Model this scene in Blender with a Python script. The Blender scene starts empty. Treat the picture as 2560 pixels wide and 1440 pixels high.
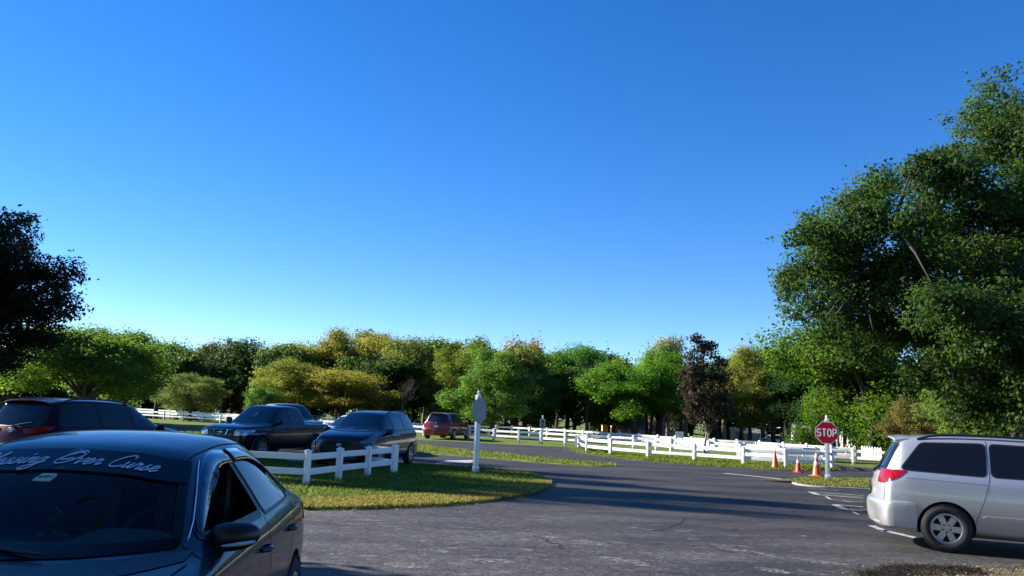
import bpy, bmesh, math, random
import numpy as np
from mathutils import Vector, Matrix
from mathutils.bvhtree import BVHTree
from mathutils.geometry import tessellate_polygon
PI = math.pi
SC = bpy.context.scene
COL = SC.collection
random.seed(4)

# ------------------------------------------------------------------ camera and survey of the site
F0, H, ROLL, HY = 2000.0, 1.78, math.radians(2.3), 1037
PITCH = math.atan((HY - 720) * math.cos(ROLL) / F0)
CF = Vector((0, math.cos(PITCH), math.sin(PITCH)))
_R0, _U0 = Vector((1, 0, 0)), Vector((0, -math.sin(PITCH), math.cos(PITCH)))
CR = _R0 * math.cos(ROLL) + _U0 * math.sin(ROLL)
CU = -_R0 * math.sin(ROLL) + _U0 * math.cos(ROLL)
CAM = Vector((0, 0, H))

def G(x, y, z=0.0):
    """point of the ground (height z) surveyed from the photograph's 2560 px frame"""
    d = CF * F0 + CR * (x - 1280) - CU * (y - 720)
    return CAM + d * ((z - H) / d.z)

def AT(x, y, D):
    d = CF * F0 + CR * (x - 1280) - CU * (y - 720)
    return CAM + d * (D / d.y)

def PX(p):
    d = Vector(p) - CAM
    k = d.dot(CF)
    return 1280 + F0 * d.dot(CR) / k, 720 - F0 * d.dot(CU) / k

# ------------------------------------------------------------------ materials
def nodes(m):
    m.use_nodes = True
    return m.node_tree.nodes, m.node_tree.links

def mat(name, col, rough=0.5, metal=0.0, coat=0.0, spec=0.5, noise=0.0, nscale=20.0, bump=0.0, trans=0.0):
    m = bpy.data.materials.new(name)
    N, L = nodes(m)
    b = N['Principled BSDF']
    b.inputs['Base Color'].default_value = (*col, 1)
    b.inputs['Roughness'].default_value = rough
    b.inputs['Metallic'].default_value = metal
    b.inputs['Coat Weight'].default_value = coat
    b.inputs['Coat Roughness'].default_value = 0.03
    b.inputs['Specular IOR Level'].default_value = spec
    if noise > 0 or bump > 0:
        tc = N.new('ShaderNodeTexCoord')
        nz = N.new('ShaderNodeTexNoise')
        nz.inputs['Scale'].default_value = nscale
        nz.inputs['Detail'].default_value = 6
        L.new(tc.outputs['Object'], nz.inputs['Vector'])
        if noise > 0:
            mr = N.new('ShaderNodeMapRange')
            mr.inputs[1].default_value = 0.3; mr.inputs[2].default_value = 0.7
            mr.inputs[3].default_value = 1 - noise; mr.inputs[4].default_value = 1 + noise
            L.new(nz.outputs['Fac'], mr.inputs[0])
            mx = N.new('ShaderNodeMix'); mx.data_type = 'RGBA'; mx.blend_type = 'MULTIPLY'
            mx.inputs[0].default_value = 1
            mx.inputs[6].default_value = (*col, 1)
            L.new(mr.outputs[0], mx.inputs[7])
            L.new(mx.outputs[2], b.inputs['Base Color'])
        if bump > 0:
            bp = N.new('ShaderNodeBump'); bp.inputs['Strength'].default_value = bump
            bp.inputs['Distance'].default_value = 0.02
            L.new(nz.outputs['Fac'], bp.inputs['Height']); L.new(bp.outputs[0], b.inputs['Normal'])
    return m

def paint(name, col, metal=0.4, rough=0.35, inside=(0.012, 0.012, 0.013), flake=True, coat=1.0, cior=1.5):
    """car paint: metallic base under clear coat, a dull dark lining on the inner face of the panels"""
    m = bpy.data.materials.new(name)
    N, L = nodes(m)
    b = N['Principled BSDF']
    b.inputs['Base Color'].default_value = (*col, 1)
    b.inputs['Metallic'].default_value = metal
    b.inputs['Roughness'].default_value = rough
    b.inputs['Coat Weight'].default_value = coat
    b.inputs['Coat Roughness'].default_value = 0.05; b.inputs['Coat IOR'].default_value = cior; b.inputs['Specular IOR Level'].default_value = .35
    tc = N.new('ShaderNodeTexCoord')
    nz = N.new('ShaderNodeTexNoise'); nz.inputs['Scale'].default_value = 6; nz.inputs['Detail'].default_value = 8
    L.new(tc.outputs['Object'], nz.inputs['Vector'])
    mr = N.new('ShaderNodeMapRange')
    mr.inputs[3].default_value = rough * 0.75; mr.inputs[4].default_value = rough * 1.3
    L.new(nz.outputs['Fac'], mr.inputs[0]); L.new(mr.outputs[0], b.inputs['Roughness'])
    d = N.new('ShaderNodeBsdfDiffuse'); d.inputs[0].default_value = (*inside, 1)
    g = N.new('ShaderNodeNewGeometry'); mx = N.new('ShaderNodeMixShader')
    L.new(g.outputs['Backfacing'], mx.inputs[0]); L.new(b.outputs[0], mx.inputs[1]); L.new(d.outputs[0], mx.inputs[2])
    L.new(mx.outputs[0], N['Material Output'].inputs[0])
    return m

def clear_glass(name, tint, refl=1.0):
    m = bpy.data.materials.new(name)
    N, L = nodes(m)
    N.remove(N['Principled BSDF'])
    t = N.new('ShaderNodeBsdfTransparent'); t.inputs[0].default_value = (*tint, 1)
    gl = N.new('ShaderNodeBsdfGlossy'); gl.inputs['Roughness'].default_value = 0.02
    fr = N.new('ShaderNodeFresnel'); fr.inputs[0].default_value = 1.27
    mx = N.new('ShaderNodeMixShader')
    L.new(fr.outputs[0], mx.inputs[0]); L.new(t.outputs[0], mx.inputs[1]); L.new(gl.outputs[0], mx.inputs[2])
    L.new(mx.outputs[0], N['Material Output'].inputs[0])
    return m

def leaf_mat(name, transl=0.54, rough=0.55, use_color=True, col=(0.06, 0.1, 0.02), spread=0.35, spec=0.18):
    m = bpy.data.materials.new(name)
    N, L = nodes(m)
    b = N['Principled BSDF']; b.inputs['Roughness'].default_value = rough
    b.inputs['Specular IOR Level'].default_value = spec
    if use_color:
        oi = N.new('ShaderNodeObjectInfo'); csrc = oi.outputs['Color']
    else:
        rgb = N.new('ShaderNodeRGB'); rgb.outputs[0].default_value = (*col, 1); csrc = rgb.outputs[0]
    at = N.new('ShaderNodeAttribute'); at.attribute_name = 'leafvar'
    hs = N.new('ShaderNodeHueSaturation')
    mr = N.new('ShaderNodeMapRange'); mr.inputs[3].default_value = 1 - spread; mr.inputs[4].default_value = 1 + spread
    mh = N.new('ShaderNodeMapRange'); mh.inputs[3].default_value = 0.52; mh.inputs[4].default_value = 0.475
    L.new(at.outputs['Fac'], mr.inputs[0]); L.new(at.outputs['Fac'], mh.inputs[0])
    L.new(mr.outputs[0], hs.inputs['Value']); L.new(mh.outputs[0], hs.inputs['Hue']); L.new(csrc, hs.inputs['Color'])
    L.new(hs.outputs[0], b.inputs['Base Color'])
    tr = N.new('ShaderNodeBsdfTranslucent')
    h2 = N.new('ShaderNodeHueSaturation'); h2.inputs['Saturation'].default_value = 1.1; h2.inputs['Value'].default_value = 2.0
    L.new(hs.outputs[0], h2.inputs['Color']); L.new(h2.outputs[0], tr.inputs[0])
    mx = N.new('ShaderNodeMixShader'); mx.inputs[0].default_value = transl
    L.new(b.outputs[0], mx.inputs[1]); L.new(tr.outputs[0], mx.inputs[2])
    L.new(mx.outputs[0], N['Material Output'].inputs[0])
    return m

M = {}
def post_mat():
    m = mat('white_post_vinyl', (0.80, 0.80, 0.78), 0.38)
    N, L = nodes(m); b = N['Principled BSDF']
    tc = N.new('ShaderNodeTexCoord'); sp = N.new('ShaderNodeSeparateXYZ'); L.new(tc.outputs['Object'], sp.inputs[0])
    g = N.new('ShaderNodeNewGeometry'); nz = N.new('ShaderNodeTexNoise'); nz.inputs['Scale'].default_value = 9; nz.inputs['Detail'].default_value = 6
    L.new(g.outputs['Position'], nz.inputs['Vector'])
    ad = N.new('ShaderNodeMath'); ad.operation = 'MULTIPLY_ADD'; ad.inputs[1].default_value = -.22
    L.new(nz.outputs['Fac'], ad.inputs[0]); L.new(sp.outputs[2], ad.inputs[2])
    mr = N.new('ShaderNodeMapRange'); mr.inputs[1].default_value = -.02; mr.inputs[2].default_value = .07; mr.inputs[3].default_value = .75; mr.inputs[4].default_value = 0
    L.new(ad.outputs[0], mr.inputs[0])
    mx = N.new('ShaderNodeMix'); mx.data_type = 'RGBA'; mx.inputs[6].default_value = (.80, .80, .78, 1); mx.inputs[7].default_value = (.30, .29, .20, 1)
    L.new(mr.outputs[0], mx.inputs[0]); L.new(mx.outputs[2], b.inputs['Base Color'])
    return m
M['post'] = post_mat()
M['white'] = mat('white_vinyl', (0.80, 0.80, 0.78), 0.35, noise=0.05, nscale=3)
M['tyre'] = mat('tyre_rubber', (0.016, 0.016, 0.017), 0.75, noise=0.25, nscale=30, bump=0.2)
M['alloy'] = mat('silver_alloy', (0.50, 0.51, 0.52), 0.32, 0.75, noise=0.08)
M['dark_alloy'] = mat('shadowed_alloy', (0.05, 0.05, 0.055), 0.5, 0.3)
M['well'] = mat('wheel_well_liner', (0.008, 0.008, 0.008), 0.9)
M['trim'] = mat('black_trim', (0.012, 0.012, 0.013), 0.4)
M['frit'] = mat('black_glass_border', (.003, .004, .006), .35, spec=.12)
M['seam'] = mat('panel_gap', (0.004, 0.004, 0.005), 0.8)
M['chrome'] = mat('chrome', (0.75, 0.76, 0.78), 0.12, 1.0)
M['black_glass'] = mat('dark_privacy_glass', (0.006, 0.007, 0.009), 0.03, spec=0.5)
M['saloon_glass'] = mat('saloon_dark_glass', (0.004, 0.007, 0.010), 0.03, spec=0.22)
M['blue_glass'] = mat('tinted_glass', (0.01, 0.02, 0.03), 0.03, spec=0.6)
M['red_lamp'] = mat('red_lamp_lens', (0.24, 0.003, 0.006), 0.15, coat=.5, spec=.3, noise=0.35, nscale=28, bump=0.25)
M['head_lamp'] = mat('headlamp_lens', (0.42, 0.45, 0.50), 0.1, 0.5, coat=1.0, noise=0.5, nscale=22, bump=0.4)
M['dim_lamp'] = mat('dull_headlamp_lens', (.10, .11, .12), 0.12, 0.3, coat=1.0, noise=0.6, nscale=14, bump=0.3)
M['plate'] = mat('licence_plate_white', (0.75, 0.76, 0.76), 0.4, noise=0.12, nscale=18)
M['ink'] = mat('dark_ink', (0.03, 0.035, 0.04), 0.6)
M['letter'] = mat('pale_vinyl_lettering', (0.62, 0.62, 0.72), 0.45)
M['interior'] = mat('dark_cabin_plastic', (0.022, 0.026, 0.026), 0.6, noise=0.15, nscale=8)
M['cloth'] = mat('dark_seat_cloth', (0.03, 0.032, 0.036), 0.9, noise=0.2, nscale=14)
M['concrete'] = mat('pale_concrete', (0.36, 0.35, 0.33), 0.85, noise=0.2, nscale=5, bump=0.3)
M['signred'] = mat('stop_sign_red', (0.46, 0.006, 0.020), 0.5, spec=.2, noise=0.06, nscale=9)
M['signwhite'] = mat('sign_white', (0.82, 0.82, 0.80), 0.4)
M['signgrey'] = mat('bare_sign_metal', (0.30, 0.31, 0.33), 0.5, 0.2, noise=0.08, nscale=7)
M['orange'] = mat('orange_cone_plastic', (0.80, 0.12, 0.02), 0.45, noise=0.12, nscale=8)
M['redcone'] = mat('faded_red_cone_plastic', (0.70, 0.05, 0.035), 0.5, noise=0.15, nscale=8)
M['bark'] = mat('grey_brown_bark', (0.065, 0.05, 0.038), 0.9, noise=0.4, nscale=9, bump=0.8)
M['darkbark'] = mat('dark_oak_bark', (0.030, 0.024, 0.019), 0.9, noise=0.4, nscale=9, bump=0.8)
M['palebark'] = mat('pale_grey_bark', (0.23, 0.20, 0.16), 0.9, noise=0.35, nscale=7, bump=0.6)
M['leaf'] = leaf_mat('foliage')
M['glossleaf'] = leaf_mat('glossy_foliage', 0.16, 0.55, spec=0.12)
M['paintline'] = mat('worn_road_paint', (0.34, 0.34, 0.34), 0.7, noise=0.4, nscale=6)
M['roadwhite'] = mat('road_paint_white', (0.72, 0.72, 0.70), 0.7, noise=0.12, nscale=5)
M['roof'] = mat('brown_shingle_roof', (0.13, 0.10, 0.085), 0.9, noise=0.25, nscale=12)
M['beige'] = mat('beige_wall', (0.34, 0.30, 0.25), 0.85, noise=0.12, nscale=3)
M['metalwall'] = mat('white_ribbed_wall', (0.78, 0.79, 0.80), 0.5, noise=0.05)
M['yellow'] = mat('yellow_painted_bin', (0.75, 0.52, 0.12), 0.6, noise=0.15, nscale=4)
M['boards'] = mat('grey_fence_boards', (0.30, 0.27, 0.23), 0.9, noise=0.3, nscale=6)
M['pinkwall'] = mat('pink_stucco', (0.62, 0.42, 0.38), 0.85, noise=0.1)

# ------------------------------------------------------------------ scene objects
def tag(o, label=None, cat=None, group=None, kind=None):
    if label: o['label'] = label
    if cat: o['category'] = cat
    if group: o['group'] = group
    if kind: o['kind'] = kind
    return o

def thing(name, label, cat, loc=(0, 0, 0), rz=0.0, group=None):
    o = bpy.data.objects.new(name, None)
    o.empty_display_size = 0.2
    COL.objects.link(o)
    o.location = loc; o.rotation_euler = (0, 0, rz)
    return tag(o, label, cat, group)

def link(name, me, m=None, parent=None):
    o = bpy.data.objects.new(name, me)
    COL.objects.link(o)
    if m is not None:
        for x in (m if isinstance(m, (list, tuple)) else [m]): me.materials.append(x)
    if parent is not None: o.parent = parent
    return o

def smooth(me, ang=35):
    me.polygons.foreach_set('use_smooth', [True] * len(me.polygons))
    me.set_sharp_from_angle(angle=math.radians(ang))

class MB:
    """collects shapes into one mesh"""
    def __init__(s): s.v, s.f = [], []
    def add(s, vs, fs, mtx=None):
        k = len(s.v)
        s.v += [tuple(mtx @ Vector(p)) if mtx is not None else tuple(p) for p in vs]
        s.f += [tuple(i + k for i in f) for f in fs]
        return s
    def box(s, c, d, bevel=0.0, mtx=None, taper=1.0):
        x, y, z = d[0] / 2, d[1] / 2, d[2] / 2
        b = min(bevel, x * .9, y * .9, z * .9)
        if b <= 0:
            vs = [(c[0] + i * x * (taper if k > 0 else 1), c[1] + j * y * (taper if k > 0 else 1), c[2] + k * z) for k in (-1, 1) for j in (-1, 1) for i in (-1, 1)]
            fs = [(0, 2, 3, 1), (4, 5, 7, 6), (0, 1, 5, 4), (2, 6, 7, 3), (0, 4, 6, 2), (1, 3, 7, 5)]
            return s.add(vs, fs, mtx)
        bm = bmesh.new()
        r = bmesh.ops.create_cube(bm, size=1)
        for v in bm.verts:
            t = taper if v.co.z > 0 else 1
            v.co = Vector((c[0] + v.co.x * d[0] * t, c[1] + v.co.y * d[1] * t, c[2] + v.co.z * d[2]))
        bmesh.ops.bevel(bm, geom=list(bm.edges), offset=b, segments=2, affect='EDGES', profile=0.7)
        bm.verts.index_update()
        vs = [v.co.copy() for v in bm.verts]; fs = [[v.index for v in f.verts] for f in bm.faces]
        bm.free()
        return s.add(vs, fs, mtx)
    def tube(s, pts, rad, n=8, caps=True, mtx=None):
        pts = [Vector(p) for p in pts]
        if not isinstance(rad, (list, tuple)): rad = [rad] * len(pts)
        vs, fs = [], []
        prev = None
        for i, p in enumerate(pts):
            t = (pts[min(i + 1, len(pts) - 1)] - pts[max(i - 1, 0)])
            t = t.normalized() if t.length > 1e-9 else Vector((0, 0, 1))
            if prev is None:
                a = t.cross(Vector((0, 0, 1)))
                if a.length < .05: a = t.cross(Vector((1, 0, 0)))
            else: a = prev - t * prev.dot(t)
            a.normalize(); prev = a; b = t.cross(a)
            for k in range(n):
                an = 2 * PI * k / n
                vs.append(p + (a * math.cos(an) + b * math.sin(an)) * rad[i])
        for i in range(len(pts) - 1):
            for k in range(n):
                k2 = (k + 1) % n
                fs.append((i * n + k, i * n + k2, (i + 1) * n + k2, (i + 1) * n + k))
        if caps:
            fs.append(tuple(range(n))[::-1]); fs.append(tuple((len(pts) - 1) * n + k for k in range(n)))
        return s.add(vs, fs, mtx)
    def lathe(s, prof, n=24, mtx=None, closed=False, caps=True):
        """profile of (radius, z) turned about z"""
        vs = [(r * math.cos(2 * PI * k / n), r * math.sin(2 * PI * k / n), z) for r, z in prof for k in range(n)]
        fs = []
        m = len(prof)
        for i in range(m if closed else m - 1):
            for k in range(n):
                k2 = (k + 1) % n; j = (i + 1) % m
                fs.append((i * n + k, i * n + k2, j * n + k2, j * n + k))
        if not closed and caps:
            if prof[0][0] > 1e-6: fs.append(tuple(range(n))[::-1])
            if prof[-1][0] > 1e-6: fs.append(tuple((m - 1) * n + k for k in range(n)))
        return s.add(vs, fs, mtx)
    def prism(s, poly, h0, h1, mtx=None):
        """polygon in xy extruded in z"""
        n = len(poly)
        vs = [(x, y, h0) for x, y in poly] + [(x, y, h1) for x, y in poly]
        fs = [tuple(range(n))[::-1], tuple(range(n, 2 * n))] + [(i, (i + 1) % n, n + (i + 1) % n, n + i) for i in range(n)]
        return s.add(vs, fs, mtx)
    def ribbon(s, path, w, mtx=None, z=0.0, mapf=None):
        """flat ribbon along a 2D path"""
        P = [Vector((p[0], p[1])) for p in path]
        vs = []
        for i, p in enumerate(P):
            t = P[min(i + 1, len(P) - 1)] - P[max(i - 1, 0)]
            t = t.normalized() if t.length > 1e-9 else Vector((1, 0))
            nrm = Vector((-t.y, t.x))
            for sgn in (-1, 1):
                q = p + nrm * sgn * w / 2
                vs.append((q.x, q.y, z))
        if mapf: vs = [mapf(v[0], v[1]) for v in vs]
        if any(v is None for v in vs): return s
        fs = [(2 * i, 2 * i + 2, 2 * i + 3, 2 * i + 1) for i in range(len(P) - 1)]
        return s.add(vs, fs, mtx)
    def mesh(s, name):
        me = bpy.data.meshes.new(name)
        me.from_pydata(s.v, [], s.f); me.update()
        return me
    def build(s, name, m, parent=None, sm=None, fix=True):
        me = s.mesh(name)
        if fix:
            bm = bmesh.new(); bm.from_mesh(me); bmesh.ops.recalc_face_normals(bm, faces=bm.faces); bm.to_mesh(me); bm.free()
        if sm: smooth(me, sm)
        return link(name, me, m, parent)

def catmull(P, n=6, closed=False):
    P = [Vector(p) for p in P]
    out = []
    m = len(P)
    for i in range(m if closed else m - 1):
        p0 = P[(i - 1) % m] if closed or i > 0 else P[i]
        p1, p2 = P[i], P[(i + 1) % m]
        p3 = P[(i + 2) % m] if closed or i + 2 < m else p2
        for k in range(n):
            t = k / n
            out.append(0.5 * ((2 * p1) + (p2 - p0) * t + (2 * p0 - 5 * p1 + 4 * p2 - p3) * t * t + (3 * p1 - p0 - 3 * p2 + p3) * t ** 3))
    if not closed: out.append(P[-1])
    return out

# ------------------------------------------------------------------ cursive letters as pen strokes (x-height 1)
GL = {
 'l': ([[(0, .1), (.35, .9), (.55, 1.9), (.42, 2.1), (.25, 1.7), (.2, .4), (.35, 0), (.6, .15), (.7, .3)]], .68),
 'e': ([[(0, .3), (.45, .55), (.55, .85), (.35, 1), (.1, .7), (.12, .25), (.35, 0), (.65, .15), (.78, .32)]], .75),
 's': ([[(0, .05), (.2, .55), (.40, 1.08)], [(.40, 1.08), (.30, .74), (.54, .44), (.52, .12), (.28, -.03), (.06, .12)], [(.5, .1), (.70, .22)]], .68),
 'i': ([[(0, .3), (.22, .98), (.16, .3), (.28, 0), (.48, .15), (.6, .32)], [(.3, 1.4), (.38, 1.65)]], .56),
 'n': ([[(0, .6), (.15, 1), (.2, .7), (.12, 0), (.3, .7), (.5, 1), (.6, .8), (.55, .25), (.65, 0), (.85, .25)]], .85),
 'g': ([[(.6, .85), (.35, 1), (.1, .7), (.1, .25), (.3, 0), (.55, .3), (.68, 1), (.6, .1), (.45, -.7), (.1, -1.05), (-.35, -.95), (-.2, -.6), (.5, -.1), (.9, .3)]], .95),
 'O': ([[(1.35, 1.75), (.9, 1.95), (.4, 1.6), (.05, .9), (.1, .2), (.5, -.05), (1.1, .3), (1.5, 1.1), (1.5, 1.8), (1.15, 2.2), (.6, 2.0), (.2, 1.4), (.15, 1.0)], [(.2, .6), (.7, .7), (1.1, .95)]], 1.7),
 'v': ([[(0, .8), (.12, 1), (.2, .5), (.3, 0), (.5, .5), (.62, 1), (.78, .9)]], .76),
 'r': ([[(0, .3), (.2, 1.05), (.3, .85), (.52, .92), (.45, .4), (.5, 0), (.7, .15), (.85, .32)]], .76),
 'C': ([[(1.25, 1.55), (1.15, 1.95), (.8, 2.1), (.3, 1.6), (.05, .8), (.2, .1), (.65, -.02), (1.15, .35)]], 1.15),
 'u': ([[(0, .8), (.12, 1), (.12, .3), (.25, 0), (.5, .3), (.62, 1), (.58, .3), (.68, 0), (.9, .25)]], .86),
 'B': ([[(.2, 1.7), (.42, 2), (.3, 1), (.15, 0)], [(.1, 1.7), (.6, 2.1), (.98, 1.7), (.8, 1.25), (.4, 1.05), (.88, .9), (.98, .4), (.6, 0), (.1, .1)]], 1.15),
 'd': ([[(.55, .85), (.3, 1), (.08, .6), (.15, .1), (.35, .05), (.55, .5), (.75, 2), (.62, .5), (.68, 0), (.9, .25)]], .86),
 'L': ([[(.9, 1.8), (.7, 2.05), (.5, 1.7), (.35, .6), (.1, .05), (.4, .1), (1, 0)]], 1.0),
 'o': ([[(.4, 1), (.1, .7), (.1, .2), (.35, 0), (.6, .3), (.6, .8), (.4, 1), (.5, .75), (.85, .8)]], .8),
 ' ': ([], .75),
}
def script_paths(text, size, slant=0.45, x0=0.0):
    out, x = [], x0
    for ch in text:
        st, adv = GL[ch]
        for p in st:
            q = catmull([(a, b, 0) for a, b in p], 5)
            out.append([((x + v.x + slant * v.y) * size, v.y * size) for v in q])
        x += adv
    return out, (x - x0) * size
def block_S(w, h, t):
    pts = []
    r = w / 2
    for k in range(9):
        a = math.radians(20 + 250 * k / 8); pts.append((r * math.cos(a), h * .74 + h * .26 * math.sin(a)))
    for k in range(9):
        a = math.radians(90 - 250 * k / 8); pts.append((r * math.cos(a), h * .26 + h * .26 * math.sin(a)))
    return [pts]
def block_letters(text, w, h, gap):
    """sign lettering as centre-line strokes"""
    out, x = [], 0
    for ch in text:
        if ch == 'S': st = block_S(w, h, 0)
        elif ch == 'T': st = [[(-w / 2, h), (w / 2, h)], [(0, h), (0, 0)]]
        elif ch == 'O': st = [[(w / 2 * math.cos(a) , h / 2 + h / 2 * math.sin(a)) for a in [2 * PI * k / 20 for k in range(21)]]]
        elif ch == 'P':
            st = [[(-w / 2, 0), (-w / 2, h)], [(-w / 2, h), (0, h)] + [(w * .05 + w * .45 * math.cos(a), h * .73 + h * .27 * math.sin(a)) for a in [PI / 2 - PI * k / 8 for k in range(9)]] + [(-w / 2, h * .46)]]
        for p in st: out.append([(a + x, b) for a, b in p])
        x += w + gap
    return out, x - gap - w
# ------------------------------------------------------------------ cars: x runs from nose to tail, +y is the car's right, z up
def ring_points(st, W):
    x, zb, ys, ym, zm, yb, zbelt, yr, zr, zt, bow = st
    half = [(0, zb), (ys * .72, zb), (ys, zb + .05), (ym, zm), (yb, zbelt - .07), (yb - .035, zbelt), (yr, zr), (yr - .1, zr + (zt - zr) * .62), (yr * .48, zt - (zt - zr) * .1), (0, zt)]
    ring = half + [(-y, z) for y, z in half[-2:0:-1]]
    return [(x + bow * min(1.0, (abs(y) / W)) ** 2, y, z) for y, z in ring]

def car_shell(stations, W, arches, level=3, hub_z=.34, body_cut=True):
    vs, fs = [], []
    n = 18
    for st in stations: vs += ring_points(st, W)
    m = len(stations)
    for i in range(m - 1):
        for k in range(n):
            k2 = (k + 1) % n
            fs.append((i * n + k, (i + 1) * n + k, (i + 1) * n + k2, i * n + k2))
    for base, flip in ((0, False), ((m - 1) * n, True)):
        for k in range(9):
            a, b, c, d = base + k, base + k + 1, base + (n - k - 1) % n, base + (n - k) % n
            f = (a, b, c, d)
            f = tuple(dict.fromkeys(f))
            fs.append(f if not flip else f[::-1])
    me = bpy.data.meshes.new('cage'); me.from_pydata(vs, [], fs); me.update()
    bm = bmesh.new(); bm.from_mesh(me); bmesh.ops.recalc_face_normals(bm, faces=bm.faces); bm.to_mesh(me); bm.free()
    o = bpy.data.objects.new('cage', me); COL.objects.link(o)
    md = o.modifiers.new('s', 'SUBSURF'); md.levels = level; md.render_levels = level
    cutters = []
    for (ax, ar, az) in arches:
        for s in (-1, 1):
            cb = MB(); cb.lathe([(ar, -.16), (ar, .30)], 40, Matrix.Translation((ax, s * (W - .10), az)) @ Matrix.Rotation(-s * PI / 2, 4, 'X'))
            cm = cb.mesh('cutter')
            b2 = bmesh.new(); b2.from_mesh(cm); bmesh.ops.recalc_face_normals(b2, faces=b2.faces); b2.to_mesh(cm); b2.free()
            co = bpy.data.objects.new('cutter', cm); COL.objects.link(co); cutters.append(co)
            b = o.modifiers.new('b', 'BOOLEAN'); b.object = co; b.operation = 'DIFFERENCE'; b.solver = 'EXACT'
    dg = bpy.context.evaluated_depsgraph_get(); dg.update()
    out = bpy.data.meshes.new_from_object(o.evaluated_get(dg))
    for c in cutters + [o]:
        d = c.data; bpy.data.objects.remove(c); bpy.data.meshes.remove(d)
    return out

def mark_wells(me, arches, W):
    for p in me.polygons:
        c = p.center
        for ax, ar, az in arches:
            r = math.hypot(c.x - ax, c.z - az)
            if r < ar + .004 and abs(c.y) < W + .02 and abs(c.y) > W - .35 and (r < ar - .01 or abs(p.normal.y) < .3):
                p.material_index = 1

def inset(poly, d):
    """shrink a closed 2D polygon by d"""
    n = len(poly)
    A = sum(poly[i][0] * poly[(i + 1) % n][1] - poly[(i + 1) % n][0] * poly[i][1] for i in range(n))
    sg = 1 if A > 0 else -1
    out = []
    for i in range(n):
        p0, p1, p2 = Vector(poly[i - 1][:2]), Vector(poly[i][:2]), Vector(poly[(i + 1) % n][:2])
        e1, e2 = (p1 - p0).normalized(), (p2 - p1).normalized()
        n1, n2 = Vector((-e1.y, e1.x)) * sg, Vector((-e2.y, e2.x)) * sg
        b = n1 + n2
        k = d * 2 / max(b.length_squared, .5)
        out.append(tuple(p1 + b * k))
    return out

def rounded(poly, r, n=4):
    """round the corners of a polygon"""
    m = len(poly); out = []
    for i in range(m):
        p0, p1, p2 = Vector(poly[i - 1]), Vector(poly[i]), Vector(poly[(i + 1) % m])
        l1, l2 = (p0 - p1).length, (p2 - p1).length
        k = min(r, l1 * .45, l2 * .45)
        a, b = p1 + (p0 - p1).normalized() * k, p1 + (p2 - p1).normalized() * k
        for j in range(n + 1):
            t = j / n
            out.append(tuple(a * (1 - t) ** 2 + p1 * 2 * t * (1 - t) + b * t * t))
    return out

def inside(poly, x, y):
    c = False; n = len(poly); j = n - 1
    for i in range(n):
        xi, yi = poly[i]; xj, yj = poly[j]
        if (yi > y) != (yj > y) and x < (xj - xi) * (y - yi) / (yj - yi + 1e-12) + xi: c = not c
        j = i
    return c

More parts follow.
